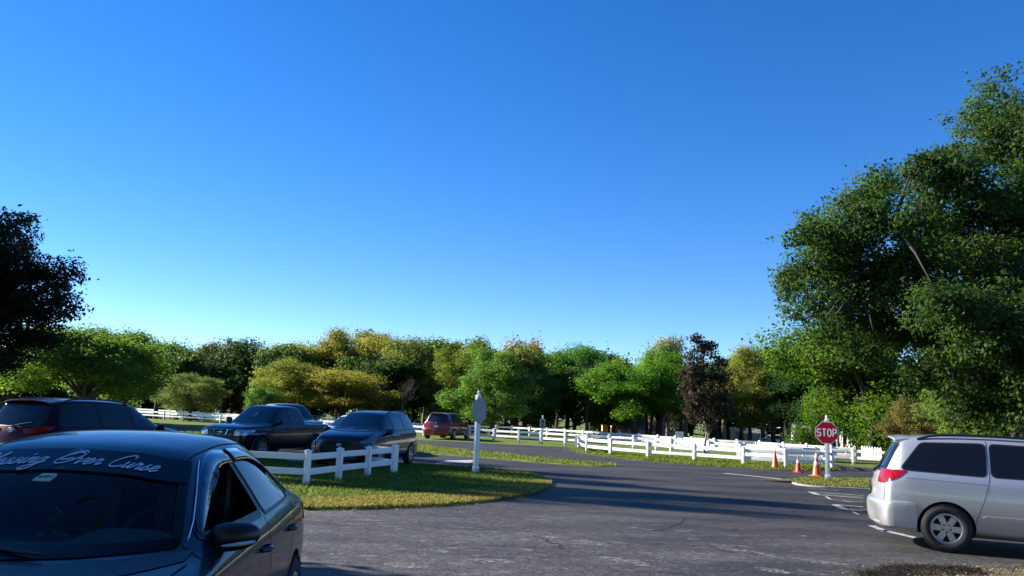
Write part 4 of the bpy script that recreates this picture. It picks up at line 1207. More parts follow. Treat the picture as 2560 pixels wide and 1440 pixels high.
# ------------------------------------------------------------------ ground
def lawn_mat(name, green, dry, dark, scale=1.0, dry_at=.55, bump=.6):
    m = bpy.data.materials.new(name)
    N, L = nodes(m); b = N['Principled BSDF']; b.inputs['Roughness'].default_value = .9; b.inputs['Specular IOR Level'].default_value = .15
    g = N.new('ShaderNodeNewGeometry')
    def noise(sc, det=6, rough=.6):
        n = N.new('ShaderNodeTexNoise'); n.inputs['Scale'].default_value = sc; n.inputs['Detail'].default_value = det; n.inputs['Roughness'].default_value = rough
        L.new(g.outputs['Position'], n.inputs['Vector']); return n
    n1, n2, n3 = noise(.35 * scale), noise(3.0 * scale), noise(28 * scale, 3)
    def ramp(src, a, c):
        r = N.new('ShaderNodeMapRange'); r.inputs[1].default_value = a; r.inputs[2].default_value = c; r.interpolation_type = 'SMOOTHSTEP'
        L.new(src, r.inputs[0]); return r.outputs[0]
    def mix(fac, c1, c2, mode='MIX'):
        x = N.new('ShaderNodeMix'); x.data_type = 'RGBA'; x.blend_type = mode
        if isinstance(fac, float): x.inputs[0].default_value = fac
        else: L.new(fac, x.inputs[0])
        for i, c in ((6, c1), (7, c2)):
            if isinstance(c, tuple): x.inputs[i].default_value = (*c, 1)
            else: L.new(c, x.inputs[i])
        return x.outputs[2]
    c = mix(ramp(n1.outputs['Fac'], dry_at - .12, dry_at + .14), green, dry)
    c = mix(ramp(n2.outputs['Fac'], .42, .72), c, dark)
    v = N.new('ShaderNodeMapRange'); v.inputs[1].default_value = .25; v.inputs[2].default_value = .75; v.inputs[3].default_value = .55; v.inputs[4].default_value = 1.45
    L.new(n3.outputs['Fac'], v.inputs[0])
    c = mix(1.0, c, v.outputs[0], 'MULTIPLY')
    L.new(c, b.inputs['Base Color'])
    bp = N.new('ShaderNodeBump'); bp.inputs['Strength'].default_value = bump; bp.inputs['Distance'].default_value = .05
    L.new(n3.outputs['Fac'], bp.inputs['Height']); L.new(bp.outputs[0], b.inputs['Normal'])
    return m

def asphalt_mat():
    m = bpy.data.materials.new('weathered_asphalt')
    N, L = nodes(m); b = N['Principled BSDF']; b.inputs['Specular IOR Level'].default_value = .3
    g = N.new('ShaderNodeNewGeometry')
    def noise(sc, det=6, rough=.6, vec=None, kind=None):
        n = N.new('ShaderNodeTexNoise'); n.inputs['Scale'].default_value = sc; n.inputs['Detail'].default_value = det; n.inputs['Roughness'].default_value = rough
        L.new(vec or g.outputs['Position'], n.inputs['Vector']); return n.outputs['Fac']
    def ramp(src, a, c, lo=0.0, hi=1.0):
        r = N.new('ShaderNodeMapRange'); r.inputs[1].default_value = a; r.inputs[2].default_value = c; r.inputs[3].default_value = lo; r.inputs[4].default_value = hi
        r.interpolation_type = 'SMOOTHSTEP'; L.new(src, r.inputs[0]); return r.outputs[0]
    def mix(fac, c1, c2, mode='MIX'):
        x = N.new('ShaderNodeMix'); x.data_type = 'RGBA'; x.blend_type = mode
        if isinstance(fac, float): x.inputs[0].default_value = fac
        else: L.new(fac, x.inputs[0])
        for i, c in ((6, c1), (7, c2)):
            if isinstance(c, tuple): x.inputs[i].default_value = (*c, 1)
            else: L.new(c, x.inputs[i])
        return x.outputs[2]
    def math_(op, a, c):
        x = N.new('ShaderNodeMath'); x.operation = op
        for i, q in ((0, a), (1, c)):
            if isinstance(q, (int, float)): x.inputs[i].default_value = q
            else: L.new(q, x.inputs[i])
        return x.outputs[0]
    sep = N.new('ShaderNodeSeparateXYZ'); L.new(g.outputs['Position'], sep.inputs[0])
    # asphalt paler towards the camera, darker farther off, with a noisy edge
    edge = math_('ADD', math_('ADD', sep.outputs['Y'], math_('MULTIPLY', sep.outputs['X'], .55)), math_('MULTIPLY', noise(.22, 4), 9.0))
    near_mask = ramp(edge, 14.5, 25.5, 1.0, 0.0)
    c = mix(near_mask, (.031, .030, .030), (.050, .047, .046))
    # paler dusty and darker oily areas
    mp = N.new('ShaderNodeMapping'); mp.inputs['Scale'].default_value = (.55, 1.5, 1); mp.inputs['Rotation'].default_value = (0, 0, .15); L.new(g.outputs['Position'], mp.inputs['Vector'])
    big = noise(.55, 6, .62, mp.outputs[0])
    c = mix(1.0, c, ramp(big, .3, .72, .66, 1.38), 'MULTIPLY')
    mid = noise(5.5, 4, .6)
    c = mix(1.0, c, ramp(mid, .3, .7, .80, 1.2), 'MULTIPLY')
    # scuffed patches where the stone shows
    mp2 = N.new('ShaderNodeMapping'); mp2.inputs['Scale'].default_value = (.8, 2.2, 1); mp2.inputs['Rotation'].default_value = (0, 0, -.12); L.new(g.outputs['Position'], mp2.inputs['Vector'])
    sc = ramp(noise(1.5, 7, .68, mp2.outputs[0]), .55, .67)
    sc = math_('MULTIPLY', sc, ramp(near_mask, .15, .9))
    c = mix(math_('MULTIPLY', sc, .42), c, (.21, .195, .18))
    spk = ramp(noise(2.6, 5, .75, mp2.outputs[0]), .645, .69)
    c = mix(math_('MULTIPLY', spk, .6), c, (.30, .28, .26))
    # tyre tracks: faint paler arcs
    wv = N.new('ShaderNodeTexWave'); wv.inputs['Scale'].default_value = .16; wv.inputs['Distortion'].default_value = 5; wv.inputs['Detail'].default_value = 3; wv.inputs['Detail Scale'].default_value = .6
    mp3 = N.new('ShaderNodeMapping'); mp3.inputs['Rotation'].default_value = (0, 0, .9); L.new(g.outputs['Position'], mp3.inputs['Vector']); L.new(mp3.outputs[0], wv.inputs['Vector'])
    c = mix(1.0, c, ramp(wv.outputs['Fac'], .1, .95, .93, 1.10), 'MULTIPLY')
    # stone chips
    vo = N.new('ShaderNodeTexVoronoi'); vo.inputs['Scale'].default_value = 55; L.new(g.outputs['Position'], vo.inputs['Vector'])
    vo2 = N.new('ShaderNodeTexVoronoi'); vo2.inputs['Scale'].default_value = 22; L.new(g.outputs['Position'], vo2.inputs['Vector'])
    gr = N.new('ShaderNodeSeparateColor'); L.new(vo.outputs['Color'], gr.inputs[0])
    gr2 = N.new('ShaderNodeSeparateColor'); L.new(vo2.outputs['Color'], gr2.inputs[0])
    gi = ramp(gr.outputs[0], 0, 1, .52, 1.55)
    c2 = mix(1.0, c, gi, 'MULTIPLY'); c2 = mix(1.0, c2, ramp(gr2.outputs[0], 0, 1, .66, 1.36), 'MULTIPLY')
    c = mix(ramp(near_mask, 0, 1, .5, 1.0), c, c2)
    # cracks
    ve = N.new('ShaderNodeTexVoronoi'); ve.feature = 'DISTANCE_TO_EDGE'; ve.inputs['Scale'].default_value = .23
    dn = N.new('ShaderNodeTexNoise'); dn.inputs['Scale'].default_value = 1.6; dn.inputs['Detail'].default_value = 8; L.new(g.outputs['Position'], dn.inputs['Vector'])
    vm = N.new('ShaderNodeVectorMath'); vm.operation = 'SCALE'; vm.inputs['Scale'].default_value = 1.1; L.new(dn.outputs['Color'], vm.inputs[0])
    va = N.new('ShaderNodeVectorMath'); va.operation = 'ADD'; L.new(g.outputs['Position'], va.inputs[0]); L.new(vm.outputs[0], va.inputs[1]); L.new(va.outputs[0], ve.inputs['Vector'])
    cr = math_('MULTIPLY', ramp(ve.outputs['Distance'], .0, .006, 1.0, 0.0), ramp(noise(.5, 3), .50, .62))
    c = mix(math_('MULTIPLY', cr, .7), c, (.012, .012, .012))
    L.new(c, b.inputs['Base Color'])
    L.new(ramp(big, .3, .7, .62, .85), b.inputs['Roughness'])
    bp = N.new('ShaderNodeBump'); bp.inputs['Strength'].default_value = .35; bp.inputs['Distance'].default_value = .012
    L.new(vo.outputs['Distance'], bp.inputs['Height']); L.new(bp.outputs[0], b.inputs['Normal'])
    return m

def sheet(name, pts, z, m, kind='structure', parent=None, label=None, cat=None):
    pts = [Vector((p[0], p[1], z)) for p in pts]
    tri = tessellate_polygon([pts])
    me = bpy.data.meshes.new(name); me.from_pydata(pts, [], [tuple(t) for t in tri])
    bm = bmesh.new(); bm.from_mesh(me)
    for f in bm.faces:
        if f.normal.z < 0: f.normal_flip()
    bm.to_mesh(me); bm.free()
    o = link(name, me, m, parent)
    if kind: o['kind'] = kind
    return tag(o, label, cat)

def mound(name, pts, m, h=.05, rim=.25):
    pts = [(p[0], p[1]) for p in pts]
    """a slightly raised grass bed: the outline at road level, the top a hand's breadth in"""
    P = [(p[0], p[1]) for p in pts]
    Q = inset(P, rim)
    n = len(P)
    vs = [Vector((x, y, 0.0)) for x, y in P] + [Vector((x, y, h)) for x, y in Q]
    fs = [(i, (i + 1) % n, n + (i + 1) % n, n + i) for i in range(n)]
    tri = tessellate_polygon([vs[n:]])
    fs += [tuple(i + n for i in t) for t in tri]
    me = bpy.data.meshes.new(name); me.from_pydata(vs, [], fs)
    bm = bmesh.new(); bm.from_mesh(me); bmesh.ops.recalc_face_normals(bm, faces=bm.faces)
    if sum(f.normal.z for f in bm.faces) < 0: bmesh.ops.reverse_faces(bm, faces=bm.faces)
    bm.to_mesh(me); bm.free()
    o = link(name, me, m); o['kind'] = 'structure'
    return o

def blades(name, poly, count, hgt, z, m, seed, width=.012, edge=None):
    """short blades of turf inside an outline: one object nobody could count"""
    rg = np.random.default_rng(seed)
    P = np.array([(p[0], p[1]) for p in poly]); lo, hi = P.min(0), P.max(0)
    C = []
    tot = 0
    while tot < count:
        q = rg.uniform(lo, hi, (count, 2))
        x, y = q[:, 0], q[:, 1]; c = np.zeros(len(q), bool); j = len(P) - 1
        for i in range(len(P)):
            xi, yi = P[i]; xj, yj = P[j]
            c ^= ((yi > y) != (yj > y)) & (x < (xj - xi) * (y - yi) / (yj - yi + 1e-12) + xi); j = i
        C.append(q[c]); tot += c.sum()
        if c.sum() == 0: break
    q = np.concatenate(C)[:count]; n = len(q)
    a = rg.uniform(0, 2 * PI, n); ln = hgt * rg.uniform(.4, 1.3, n); le = rg.uniform(.2, .9, n)
    dx, dy = np.cos(a), np.sin(a); a2 = rg.uniform(0, 2 * PI, n)
    wv = width * rg.uniform(.6, 1.4, n)
    base = np.column_stack([q, np.full(n, z)])
    sx = np.column_stack([np.cos(a2) * wv, np.sin(a2) * wv, np.zeros(n)])
    mid = base + np.column_stack([dx * ln * le * .35, dy * ln * le * .35, ln * .6])
    tip = base + np.column_stack([dx * ln * le, dy * ln * le, ln * .9])
    Pq = np.stack([base - sx, base + sx, mid + sx * .7, tip], axis=1)
    me = quads_mesh(name, Pq, rg.random(n))
    o = link(name, me, m); o['kind'] = 'stuff'
    return o

# ------------------------------------------------------------------ white vinyl fences
def post_mesh(h=.80, w=.127):
    mb = MB(); mb.box((0, 0, h / 2 - .02), (w, w, h), .006)
    mb.box((0, 0, h - .012), (w + .022, w + .022, .03), .004)
    c = w / 2 + .008
    mb.add([(-c, -c, h + .002), (c, -c, h + .002), (c, c, h + .002), (-c, c, h + .002), (0, 0, h + .04)], [(0, 1, 4), (1, 2, 4), (2, 3, 4), (3, 0, 4), (3, 2, 1, 0)])
    me = mb.mesh('post'); smooth(me, 30); me.materials.append(M['post']); return me
def rail_mesh():
    mb = MB(); mb.box((.5, 0, 0), (1, .04, .14), .006)
    me = mb.mesh('rail'); smooth(me, 30); me.materials.append(M['white']); return me
PM_, RM_ = post_mesh(), rail_mesh()

def fence(label, pts, group=None, rails=(.665, .335), h=.80, post=None, skip=(), zf=None):
    pts = [Vector((p[0], p[1], (zf(p) if zf else 0))) for p in pts]
    f = thing('vinyl_fence', label, 'fence', pts[0], 0, group)
    o0 = pts[0]
    for i, p in enumerate(pts):
        a = pts[max(i - 1, 0)]; b = pts[min(i + 1, len(pts) - 1)]
        po = link('post', post or PM_, None, f); po.location = p - o0
        po.rotation_euler = (0, 0, math.atan2((b - a).y, (b - a).x) + random.uniform(-.03, .03))
    for i in range(len(pts) - 1):
        if i in skip: continue
        d = pts[i + 1] - pts[i]; ln = d.length; an = math.atan2(d.y, d.x)
        for z in rails:
            r = link('rail', RM_, None, f)
            r.location = pts[i] - o0 + Vector((0, 0, z + random.uniform(-.008, .008)))
            r.rotation_euler = (0, -math.atan2(d.z, math.hypot(d.x, d.y)), an); r.scale = (ln, 1, 1)
    return f

def sign_post(t, h, w=.13):
    p = MB()
    p.box((0, 0, h / 2), (w, w, h), .006)
    p.box((0, 0, .10), (w + .035, w + .035, .20), .012)
    p.build('post', M['post'], t, 30)
    c = MB()
    c.box((0, 0, h + .015), (w + .035, w + .035, .03), .006); c.box((0, 0, h - .05), (w + .02, w + .02, .02), .004)
    c.box((0, 0, h + .05), (w - .02, w - .02, .05), .012)
    c.lathe([(.032, h + .06), (.022, h + .08), (.026, h + .09), (.04, h + .115), (.046, h + .14), (.04, h + .165), (.024, h + .187), (.01, h + .198), (0, h + .20)], 20)
    c.build('finial', M['white'], t, 40)

def octagon(r, rot=0.0):
    return [(r * math.cos(PI / 8 + k * PI / 4 + rot), r * math.sin(PI / 8 + k * PI / 4 + rot)) for k in range(8)]

def cone(label, p, h, m, collar=(), group='traffic cones by the stop sign', tilt=0, top_white=False):
    t = thing('traffic_cone', label, 'traffic cone', (p[0], p[1], .006), random.random(), group)
    b = MB(); r0 = h * .20
    b.lathe([(r0, .03), (r0 * .93, .05), (.028, h - .02), (.022, h), (.0, h)], 24)
    b.build('cone_body', m, t, 40)
    s = MB(); w = h * .52; s.box((0, 0, .015), (w, w, .03), .012); s.build('base', m, t, 40)
    for z0, z1 in collar:
        k = MB(); f = lambda z: r0 * .93 + (.028 - r0 * .93) * (z - .05) / (h - .07) + .002
        k.lathe([(f(z0 * h), z0 * h), (f(z1 * h), z1 * h)], 24); k.build('collar', M['signwhite'], t, 60)
    return t
# ================================================================== the place
SUN_EL = math.radians(26)
SUN_H = Vector((-.94, .34, 0)).normalized()
TO_SUN = SUN_H * math.cos(SUN_EL) + Vector((0, 0, math.sin(SUN_EL)))
JPOS = (-2.00, 2.198, .116, math.radians(94.93))

cam = bpy.data.cameras.new('camera'); co = bpy.data.objects.new('camera', cam); COL.objects.link(co)
cam.sensor_width = 36; cam.lens = 36 * F0 / 2560; cam.clip_end = 6000; cam.clip_start = .05
co.matrix_world = Matrix(((CR.x, CU.x, -CF.x, CAM.x), (CR.y, CU.y, -CF.y, CAM.y), (CR.z, CU.z, -CF.z, CAM.z), (0, 0, 0, 1)))
SC.camera = co

w = bpy.data.worlds.new('World'); SC.world = w; w.use_nodes = True
N, L = w.node_tree.nodes, w.node_tree.links
bg = N['Background']
sky = N.new('ShaderNodeTexSky'); sky.sky_type = 'NISHITA'; sky.sun_disc = False
sky.sun_elevation = SUN_EL; sky.sun_rotation = math.atan2(SUN_H.x, SUN_H.y)
sky.altitude = 2500; sky.air_density = 1.0; sky.dust_density = 0.0; sky.ozone_density = 3.2
hs = N.new('ShaderNodeHueSaturation'); hs.inputs['Saturation'].default_value = 1.36; hs.inputs['Hue'].default_value = .511
gm = N.new('ShaderNodeGamma'); gm.inputs[1].default_value = .9
L.new(sky.outputs[0], gm.inputs[0]); L.new(gm.outputs[0], hs.inputs['Color']); L.new(hs.outputs[0], bg.inputs[0])
bg.inputs[1].default_value = 0.099
sl = bpy.data.lights.new('sun', 'SUN'); sl.energy = 5.0; sl.angle = math.radians(.5); sl.color = (1.0, .93, .82)
so = bpy.data.objects.new('sun', sl); COL.objects.link(so)
so.rotation_euler = TO_SUN.to_track_quat('Z', 'Y').to_euler()
SC.view_settings.view_transform = 'Standard'; SC.view_settings.look = 'None'; SC.view_settings.gamma = 1
SC.view_settings.exposure = 1.42
SC.cycles.max_bounces = 6; SC.cycles.diffuse_bounces = 2; SC.cycles.transparent_max_bounces = 8
SC.cycles.use_denoising = True

# ---- ground: one sheet to the horizon, falling away behind the paddocks
LAWN = lawn_mat('lawn', (.130, .175, .030), (.20, .20, .06), (.075, .11, .022), 1.0, .62)
LAWN_NEAR = lawn_mat('island_turf', (.085, .125, .020), (.19, .165, .060), (.05, .070, .016), 1.6, .58)
xs = [-2500, -600, -260] + list(range(-180, 181, 6)) + [260, 600, 2500]
ys = [-2500, -300, -60, -20] + list(range(-10, 271, 5)) + [340, 600, 2500]
mb = MB(); mb.add([(x, y, TZ(x, y)) for y in ys for x in xs], [(j * len(xs) + i, j * len(xs) + i + 1, (j + 1) * len(xs) + i + 1, (j + 1) * len(xs) + i) for j in range(len(ys) - 1) for i in range(len(xs) - 1)])
o = mb.build('ground', LAWN, None, 60, False); o['kind'] = 'structure'
def line(*p): return [G(*q) for q in p]
# shaded leaf litter under the grove, from the second fence outwards
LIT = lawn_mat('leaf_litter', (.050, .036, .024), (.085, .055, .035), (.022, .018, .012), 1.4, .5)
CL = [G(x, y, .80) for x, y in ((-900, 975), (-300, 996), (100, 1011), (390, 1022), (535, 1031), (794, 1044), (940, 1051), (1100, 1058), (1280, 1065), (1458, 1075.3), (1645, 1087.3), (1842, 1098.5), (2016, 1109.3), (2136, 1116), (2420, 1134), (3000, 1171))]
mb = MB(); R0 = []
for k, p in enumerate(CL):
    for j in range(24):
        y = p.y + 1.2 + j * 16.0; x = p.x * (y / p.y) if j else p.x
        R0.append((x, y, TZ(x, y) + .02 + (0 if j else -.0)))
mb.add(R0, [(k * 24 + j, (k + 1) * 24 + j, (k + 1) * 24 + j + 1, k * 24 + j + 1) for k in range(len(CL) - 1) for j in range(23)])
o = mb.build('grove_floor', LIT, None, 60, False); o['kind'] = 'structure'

ASPH = asphalt_mat()
far_edge = line((-1500, 1010), (-300, 1050), (100, 1058), (430, 1068), (510, 1071), (800, 1086), (1045, 1100), (1100, 1102), (1200, 1107.5), (1300, 1112.5), (1412, 1117.5), (1440, 1119.5), (1600, 1129), (1750, 1138), (1866, 1146), (1950, 1151.5), (2060, 1158), (2133, 1166), (2200, 1171), (2400, 1183), (2900, 1214))
near = [Vector((34, 6, 0)), Vector((34, -12, 0)), Vector((-34, -12, 0))]
sheet('asphalt_road', catmull([(p.x, p.y, 0) for p in far_edge], 3) + near, .004, ASPH)
# the ground under the near saloon stands a little higher
mb = MB(); nx, ny = 24, 40
def apron(x, y):
    s = lambda t: max(0, min(1, t)) ** 2 * (3 - 2 * max(0, min(1, t)))
    return .116 * s((x + 7) / 2.5) * s((.45 - x) / .9) * s((8.75 - y) / 1.7) * s((y + 3) / 3) 
gx = [-7.5 + 8.6 * i / nx for i in range(nx + 1)]; gy = [-3.2 + 12.2 * j / ny for j in range(ny + 1)]
mb.add([(x, y, apron(x, y) + .006 * min(1, apron(x, y) / .01) - .003 * (apron(x, y) <= 0)) for y in gy for x in gx], [(j * (nx + 1) + i, j * (nx + 1) + i + 1, (j + 1) * (nx + 1) + i + 1, (j + 1) * (nx + 1) + i) for j in range(ny) for i in range(nx)])
o = mb.build('parking_apron', ASPH, None, 60, False); o['kind'] = 'structure'

# ---- grass islands
G1 = catmull([(p.x, p.y, 0) for p in line((150, 1262), (500, 1274), (757, 1277), (900, 1275.5), (1100, 1268), (1240, 1255), (1330, 1240), (1372, 1224), (1382, 1210), (1368, 1197), (1320, 1186), (1260, 1178), (1200, 1170.5), (1100, 1167), (1000, 1164), (850, 1159), (700, 1150), (400, 1140), (100, 1130))], 4, True)
mound('grass_island', G1, LAWN_NEAR, .05, .22)
G2 = catmull([(p.x, p.y, 0) for p in line((300, 1076), (430, 1079.5), (510, 1082), (800, 1098), (1045, 1113), (1100, 1120), (1200, 1130.5), (1300, 1141), (1400, 1150.5), (1500, 1160), (1556, 1165.5), (1480, 1166.5), (1350, 1158), (1250, 1149), (1150, 1141.5), (1045, 1134), (800, 1119), (430, 1099), (300, 1094))], 3, True)
mound('grass_strip', G2, LAWN, .05, .12)
G3 = catmull([(p.x, p.y, 0) for p in line((1968, 1203), (2000, 1199.5), (2060, 1199), (2170, 1200.5), (2300, 1204), (2480, 1211), (2520, 1222), (2480, 1236), (2300, 1228.5), (2170, 1223), (2060, 1217.5), (1995, 1211), (1976, 1207))], 4, True)
mound('sign_island', G3, LAWN_NEAR, .06, .14)
G5 = catmull([(p.x, p.y, 0) for p in line((1424, 1124.5), (1440, 1121.5), (1500, 1126), (1600, 1132.5), (1750, 1144), (1866, 1154.5), (2000, 1163), (2075, 1168), (2098, 1173), (2085, 1177.5), (1965, 1177), (1858, 1171), (1735, 1163.5), (1600, 1152), (1500, 1141), (1440, 1130))], 4, True)
mound('fenced_island', G5, LAWN_NEAR, .05, .15)
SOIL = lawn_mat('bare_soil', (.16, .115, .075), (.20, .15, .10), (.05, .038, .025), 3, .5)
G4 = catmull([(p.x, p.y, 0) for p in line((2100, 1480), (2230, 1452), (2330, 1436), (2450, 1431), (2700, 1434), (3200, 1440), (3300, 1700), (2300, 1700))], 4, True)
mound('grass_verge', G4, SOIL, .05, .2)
BL = leaf_mat('turf_blades', .3, .6, False, (.105, .150, .024), .5)
BLD = leaf_mat('dry_turf_blades', .25, .7, False, (.28, .235, .075), .45)
blades('grass', inset([(p[0], p[1]) for p in G1], .05), 70000, .06, .045, BL, 1, .010)
rim = [(p.x, p.y) for p in line((757, 1276), (900, 1274.5), (1100, 1267), (1240, 1254), (1330, 1239), (1372, 1223), (1380, 1210), (1366, 1199), (1345, 1205), (1300, 1216), (1200, 1228), (1100, 1240), (900, 1250), (757, 1254))]
blades('dry_grass', rim, 30000, .05, .045, BLD, 2, .009)
blades('strip_grass', inset([(p[0], p[1]) for p in G2], .03), 16000, .10, .04, leaf_mat('sunny_turf_blades', .25, .6, False, (.14, .17, .03), .4), 3, .02)
blades('sign_island_grass', inset([(p[0], p[1]) for p in G3], .03), 7000, .07, .05, BL, 4, .014)
blades('dry_sign_island_grass', inset([(p[0], p[1]) for p in G3], .03), 7000, .05, .05, BLD, 5, .014)
blades('fenced_island_grass', inset([(p[0], p[1]) for p in G5], .03), 22000, .09, .04, BL, 6, .018)
blades('dry_fenced_island_grass', inset([(p[0], p[1]) for p in G5], .1), 9000, .05, .04, BLD, 9, .018)
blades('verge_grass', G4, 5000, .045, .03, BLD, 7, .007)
# fallen leaves along the edges
def litter(name, outline, count, spread, z, seed, size):
    rg_ = np.random.default_rng(seed); P = np.array([(p[0], p[1]) for p in outline])
    k_ = rg_.integers(0, len(P), count); a_ = P[k_]; b_ = P[(k_ + 1) % len(P)]
    q_ = a_ + (b_ - a_) * rg_.random((count, 1)) + rg_.normal(size=(count, 2)) * spread
    c_ = np.column_stack([q_, np.full(count, z)]); an = rg_.uniform(0, 2 * PI, count); s_ = size * rg_.uniform(.5, 1.4, count)
    t_ = np.column_stack([np.cos(an), np.sin(an), rg_.normal(size=count) * .25]) * s_[:, None]; u_ = np.column_stack([-np.sin(an), np.cos(an), rg_.normal(size=count) * .25]) * s_[:, None] * .45
    o_ = link(name, quads_mesh(name, np.stack([c_ - t_, c_ + u_, c_ + t_, c_ - u_], axis=1), rg_.random(count)), LFM); o_['kind'] = 'stuff'
LFM = leaf_mat('dead_leaves', .1, .8, False, (.20, .14, .07), .6)
litter('fallen_leaves', G1, 1500, .30, .022, 21, .022)
litter('fallen_leaves', G5, 1600, .5, .06, 22, .05)
litter('fallen_leaves', G3, 900, .35, .05, 23, .025)
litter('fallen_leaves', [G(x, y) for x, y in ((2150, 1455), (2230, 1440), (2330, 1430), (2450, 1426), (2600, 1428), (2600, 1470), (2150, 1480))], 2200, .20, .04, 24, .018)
LFM2 = LFM; LFM = leaf_mat('shadow_dark_leaves', .05, .8, False, (.022, .018, .012), .5)
litter('shadow_debris', [G(x, y) for x, y in ((2180, 1448), (2240, 1432), (2300, 1428), (2420, 1432), (2420, 1442), (2200, 1452))], 5200, .11, .06, 25, .020)  # near-black debris: the shadow at the verge is put into the leaf colour
# bare soil round the feet of the two sign posts
def blob(name, c, rx, ry, z, m):
    pts = [(c[0] + rx * math.cos(a) * (1 + .18 * math.sin(3 * a + c[0]) + .1 * math.sin(7 * a)), c[1] + ry * math.sin(a) * (1 + .15 * math.cos(4 * a))) for a in [2 * PI * k / 40 for k in range(40)]]
    sheet(name, pts, z, m)
blob('bare_soil', G(1210, 1186), .75, .55, .056, SOIL)
blob('bare_soil', G(2075, 1209), 1.9, .75, .066, SOIL)
# pale kerb of the sign island, white lines, worn stall markings
mb = MB()
kp = catmull([(p.x, p.y, 0) for p in line((1984, 1208.5), (1999, 1213.5), (2060, 1219.5), (2170, 1225), (2300, 1230.5), (2480, 1238.5))], 5)
for a, b in zip(kp[:-1], kp[1:]):
    d = (b - a); an = math.atan2(d.y, d.x)
    mb.box((0, 0, 0), (d.length + .005, .11, .05), .012, Matrix.Translation((a + b) / 2 + Vector((0, 0, .02))) @ Matrix.Rotation(an, 4, 'Z'))
o = mb.build('kerb', M['concrete'], None, 30); o['kind'] = 'structure'
mb = MB()
for (a, b), wd in ((((1809, 1183.5), (1966, 1199)), .12),):
    p, q = G(*a), G(*b); mb.ribbon([(p.x, p.y), (q.x, q.y)], wd, z=.009)
o = mb.build('road_line', M['roadwhite']); o['kind'] = 'structure'
mb = MB()
def paint_line(a, b, w_=.10):
    p, q = G(*a), G(*b); mb.ribbon([(p.x, p.y), (q.x, q.y)], w_, z=.009)
for a, b, w_ in (((2027, 1230), (2042, 1237), .17), ((2026, 1230), (2158, 1240), .10), ((2042, 1237.5), (2158, 1246), .10), ((2058, 1237), (2158, 1244), .07),
                 ((2087, 1262.5), (2112, 1274), .17), ((2087, 1262), (2158, 1268), .09), ((2112, 1274.5), (2158, 1278), .10), ((2125, 1273.5), (2175, 1275), .08),
                 ((2016, 1221), (2040, 1223.5), .05), ((2048, 1223), (2068, 1225), .06), ((2075, 1225.5), (2096, 1227.5), .05),
                 ((2065, 1242), (2076, 1249), .07), ((2076, 1249), (2100, 1252), .06), ((2105, 1252), (2130, 1256), .10), ((2130, 1255), (2158, 1256), .05),
                 ((2132, 1280), (2146, 1287), .05), ((2180, 1315), (2215, 1330), .14), ((2205, 1326), (2300, 1348), .16)):
    paint_line(a, b, w_)
o = mb.build('stall_markings', M['paintline']); o['kind'] = 'structure'
# scuffs, stone showing through, and a crack in the asphalt
def scuff_mat(name, col, lo, hi):
    m = mat(name, col, .85); N, L = nodes(m); b = N['Principled BSDF']
    g = N.new('ShaderNodeNewGeometry'); nz = N.new('ShaderNodeTexNoise'); nz.inputs['Scale'].default_value = 11; nz.inputs['Detail'].default_value = 8; nz.inputs['Roughness'].default_value = .7
    L.new(g.outputs['Position'], nz.inputs['Vector']); mr = N.new('ShaderNodeMapRange'); mr.inputs[1].default_value = lo; mr.inputs[2].default_value = hi
    L.new(nz.outputs['Fac'], mr.inputs[0]); L.new(mr.outputs[0], b.inputs['Alpha']); return m
rs = random.Random(12)
mb = MB()
def scuff(pts, w_):
    P = catmull([(p.x, p.y, 0) for p in [G(*q) for q in pts]], 8); n = len(P); vs = []
    for i, p in enumerate(P):
        t_ = (P[min(i + 1, n - 1)] - P[max(i - 1, 0)]).normalized(); nr = Vector((-t_.y, t_.x, 0)); k_ = math.sin(PI * (i + .3) / (n - .4)) ** .7 * w_ / 2
        vs += [p + nr * k_ * rs.uniform(.5, 1.3) + Vector((0, 0, .0085)), p - nr * k_ * rs.uniform(.5, 1.3) + Vector((0, 0, .0085))]
    mb.add(vs, [(2 * i, 2 * i + 2, 2 * i + 3, 2 * i + 1) for i in range(n - 1)])
for pts, w_ in ((((1790, 1370), (1850, 1377), (1890, 1382), (1945, 1394)), .26), (((1690, 1329), (1705, 1330), (1728, 1330)), .16), (((1880, 1420), (1930, 1427), (1975, 1436)), .30), (((1990, 1396), (2060, 1408), (2130, 1413)), .24),
                ((( 825, 1386), (840, 1387), (858, 1388)), .2), (((1000, 1307), (1012, 1308), (1024, 1308)), .12), (((985, 1323), (1000, 1324), (1016, 1324)), .14), (((1036, 1352), (1050, 1354), (1072, 1353)), .2),
                (((1310, 1374), (1322, 1377), (1338, 1378)), .2), (((900, 1301), (930, 1303), (960, 1303)), .1), (((1570, 1318), (1582, 1320), (1592, 1320)), .14), (((1720, 1347), (1735, 1349), (1750, 1350)), .18), (((1990, 1339), (2005, 1341), (2020, 1341)), .12),
                (((1180, 1400), (1230, 1404), (1290, 1409)), .3), (((1420, 1352), (1470, 1357), (1520, 1366)), .3), (((960, 1410), (1010, 1416), (1060, 1420)), .3), (((1290, 1303), (1350, 1300), (1430, 1296)), .1), (((1500, 1395), (1560, 1403), (1640, 1420)), .3)):
    scuff(pts, w_)
o = mb.build('road_scuffs', scuff_mat('bare_stone_scuff', (.20, .19, .18), .44, .62)); o['kind'] = 'structure'
mb = MB()
for pts in (((1636, 1328), (1650, 1325), (1668, 1322), (1690, 1314), (1706, 1305), (1711, 1297)), ((1330, 1340), (1360, 1347), (1372, 1356), (1395, 1362), (1402, 1372)), ((1798, 1322), (1820, 1326), (1850, 1327))):
    P = catmull([(p.x, p.y, 0) for p in [G(*q) for q in pts]], 6); P = [(p.x + rs.uniform(-.04, .04), p.y + rs.uniform(-.05, .05)) for p in P]; mb.ribbon(P, .035, z=.0085)
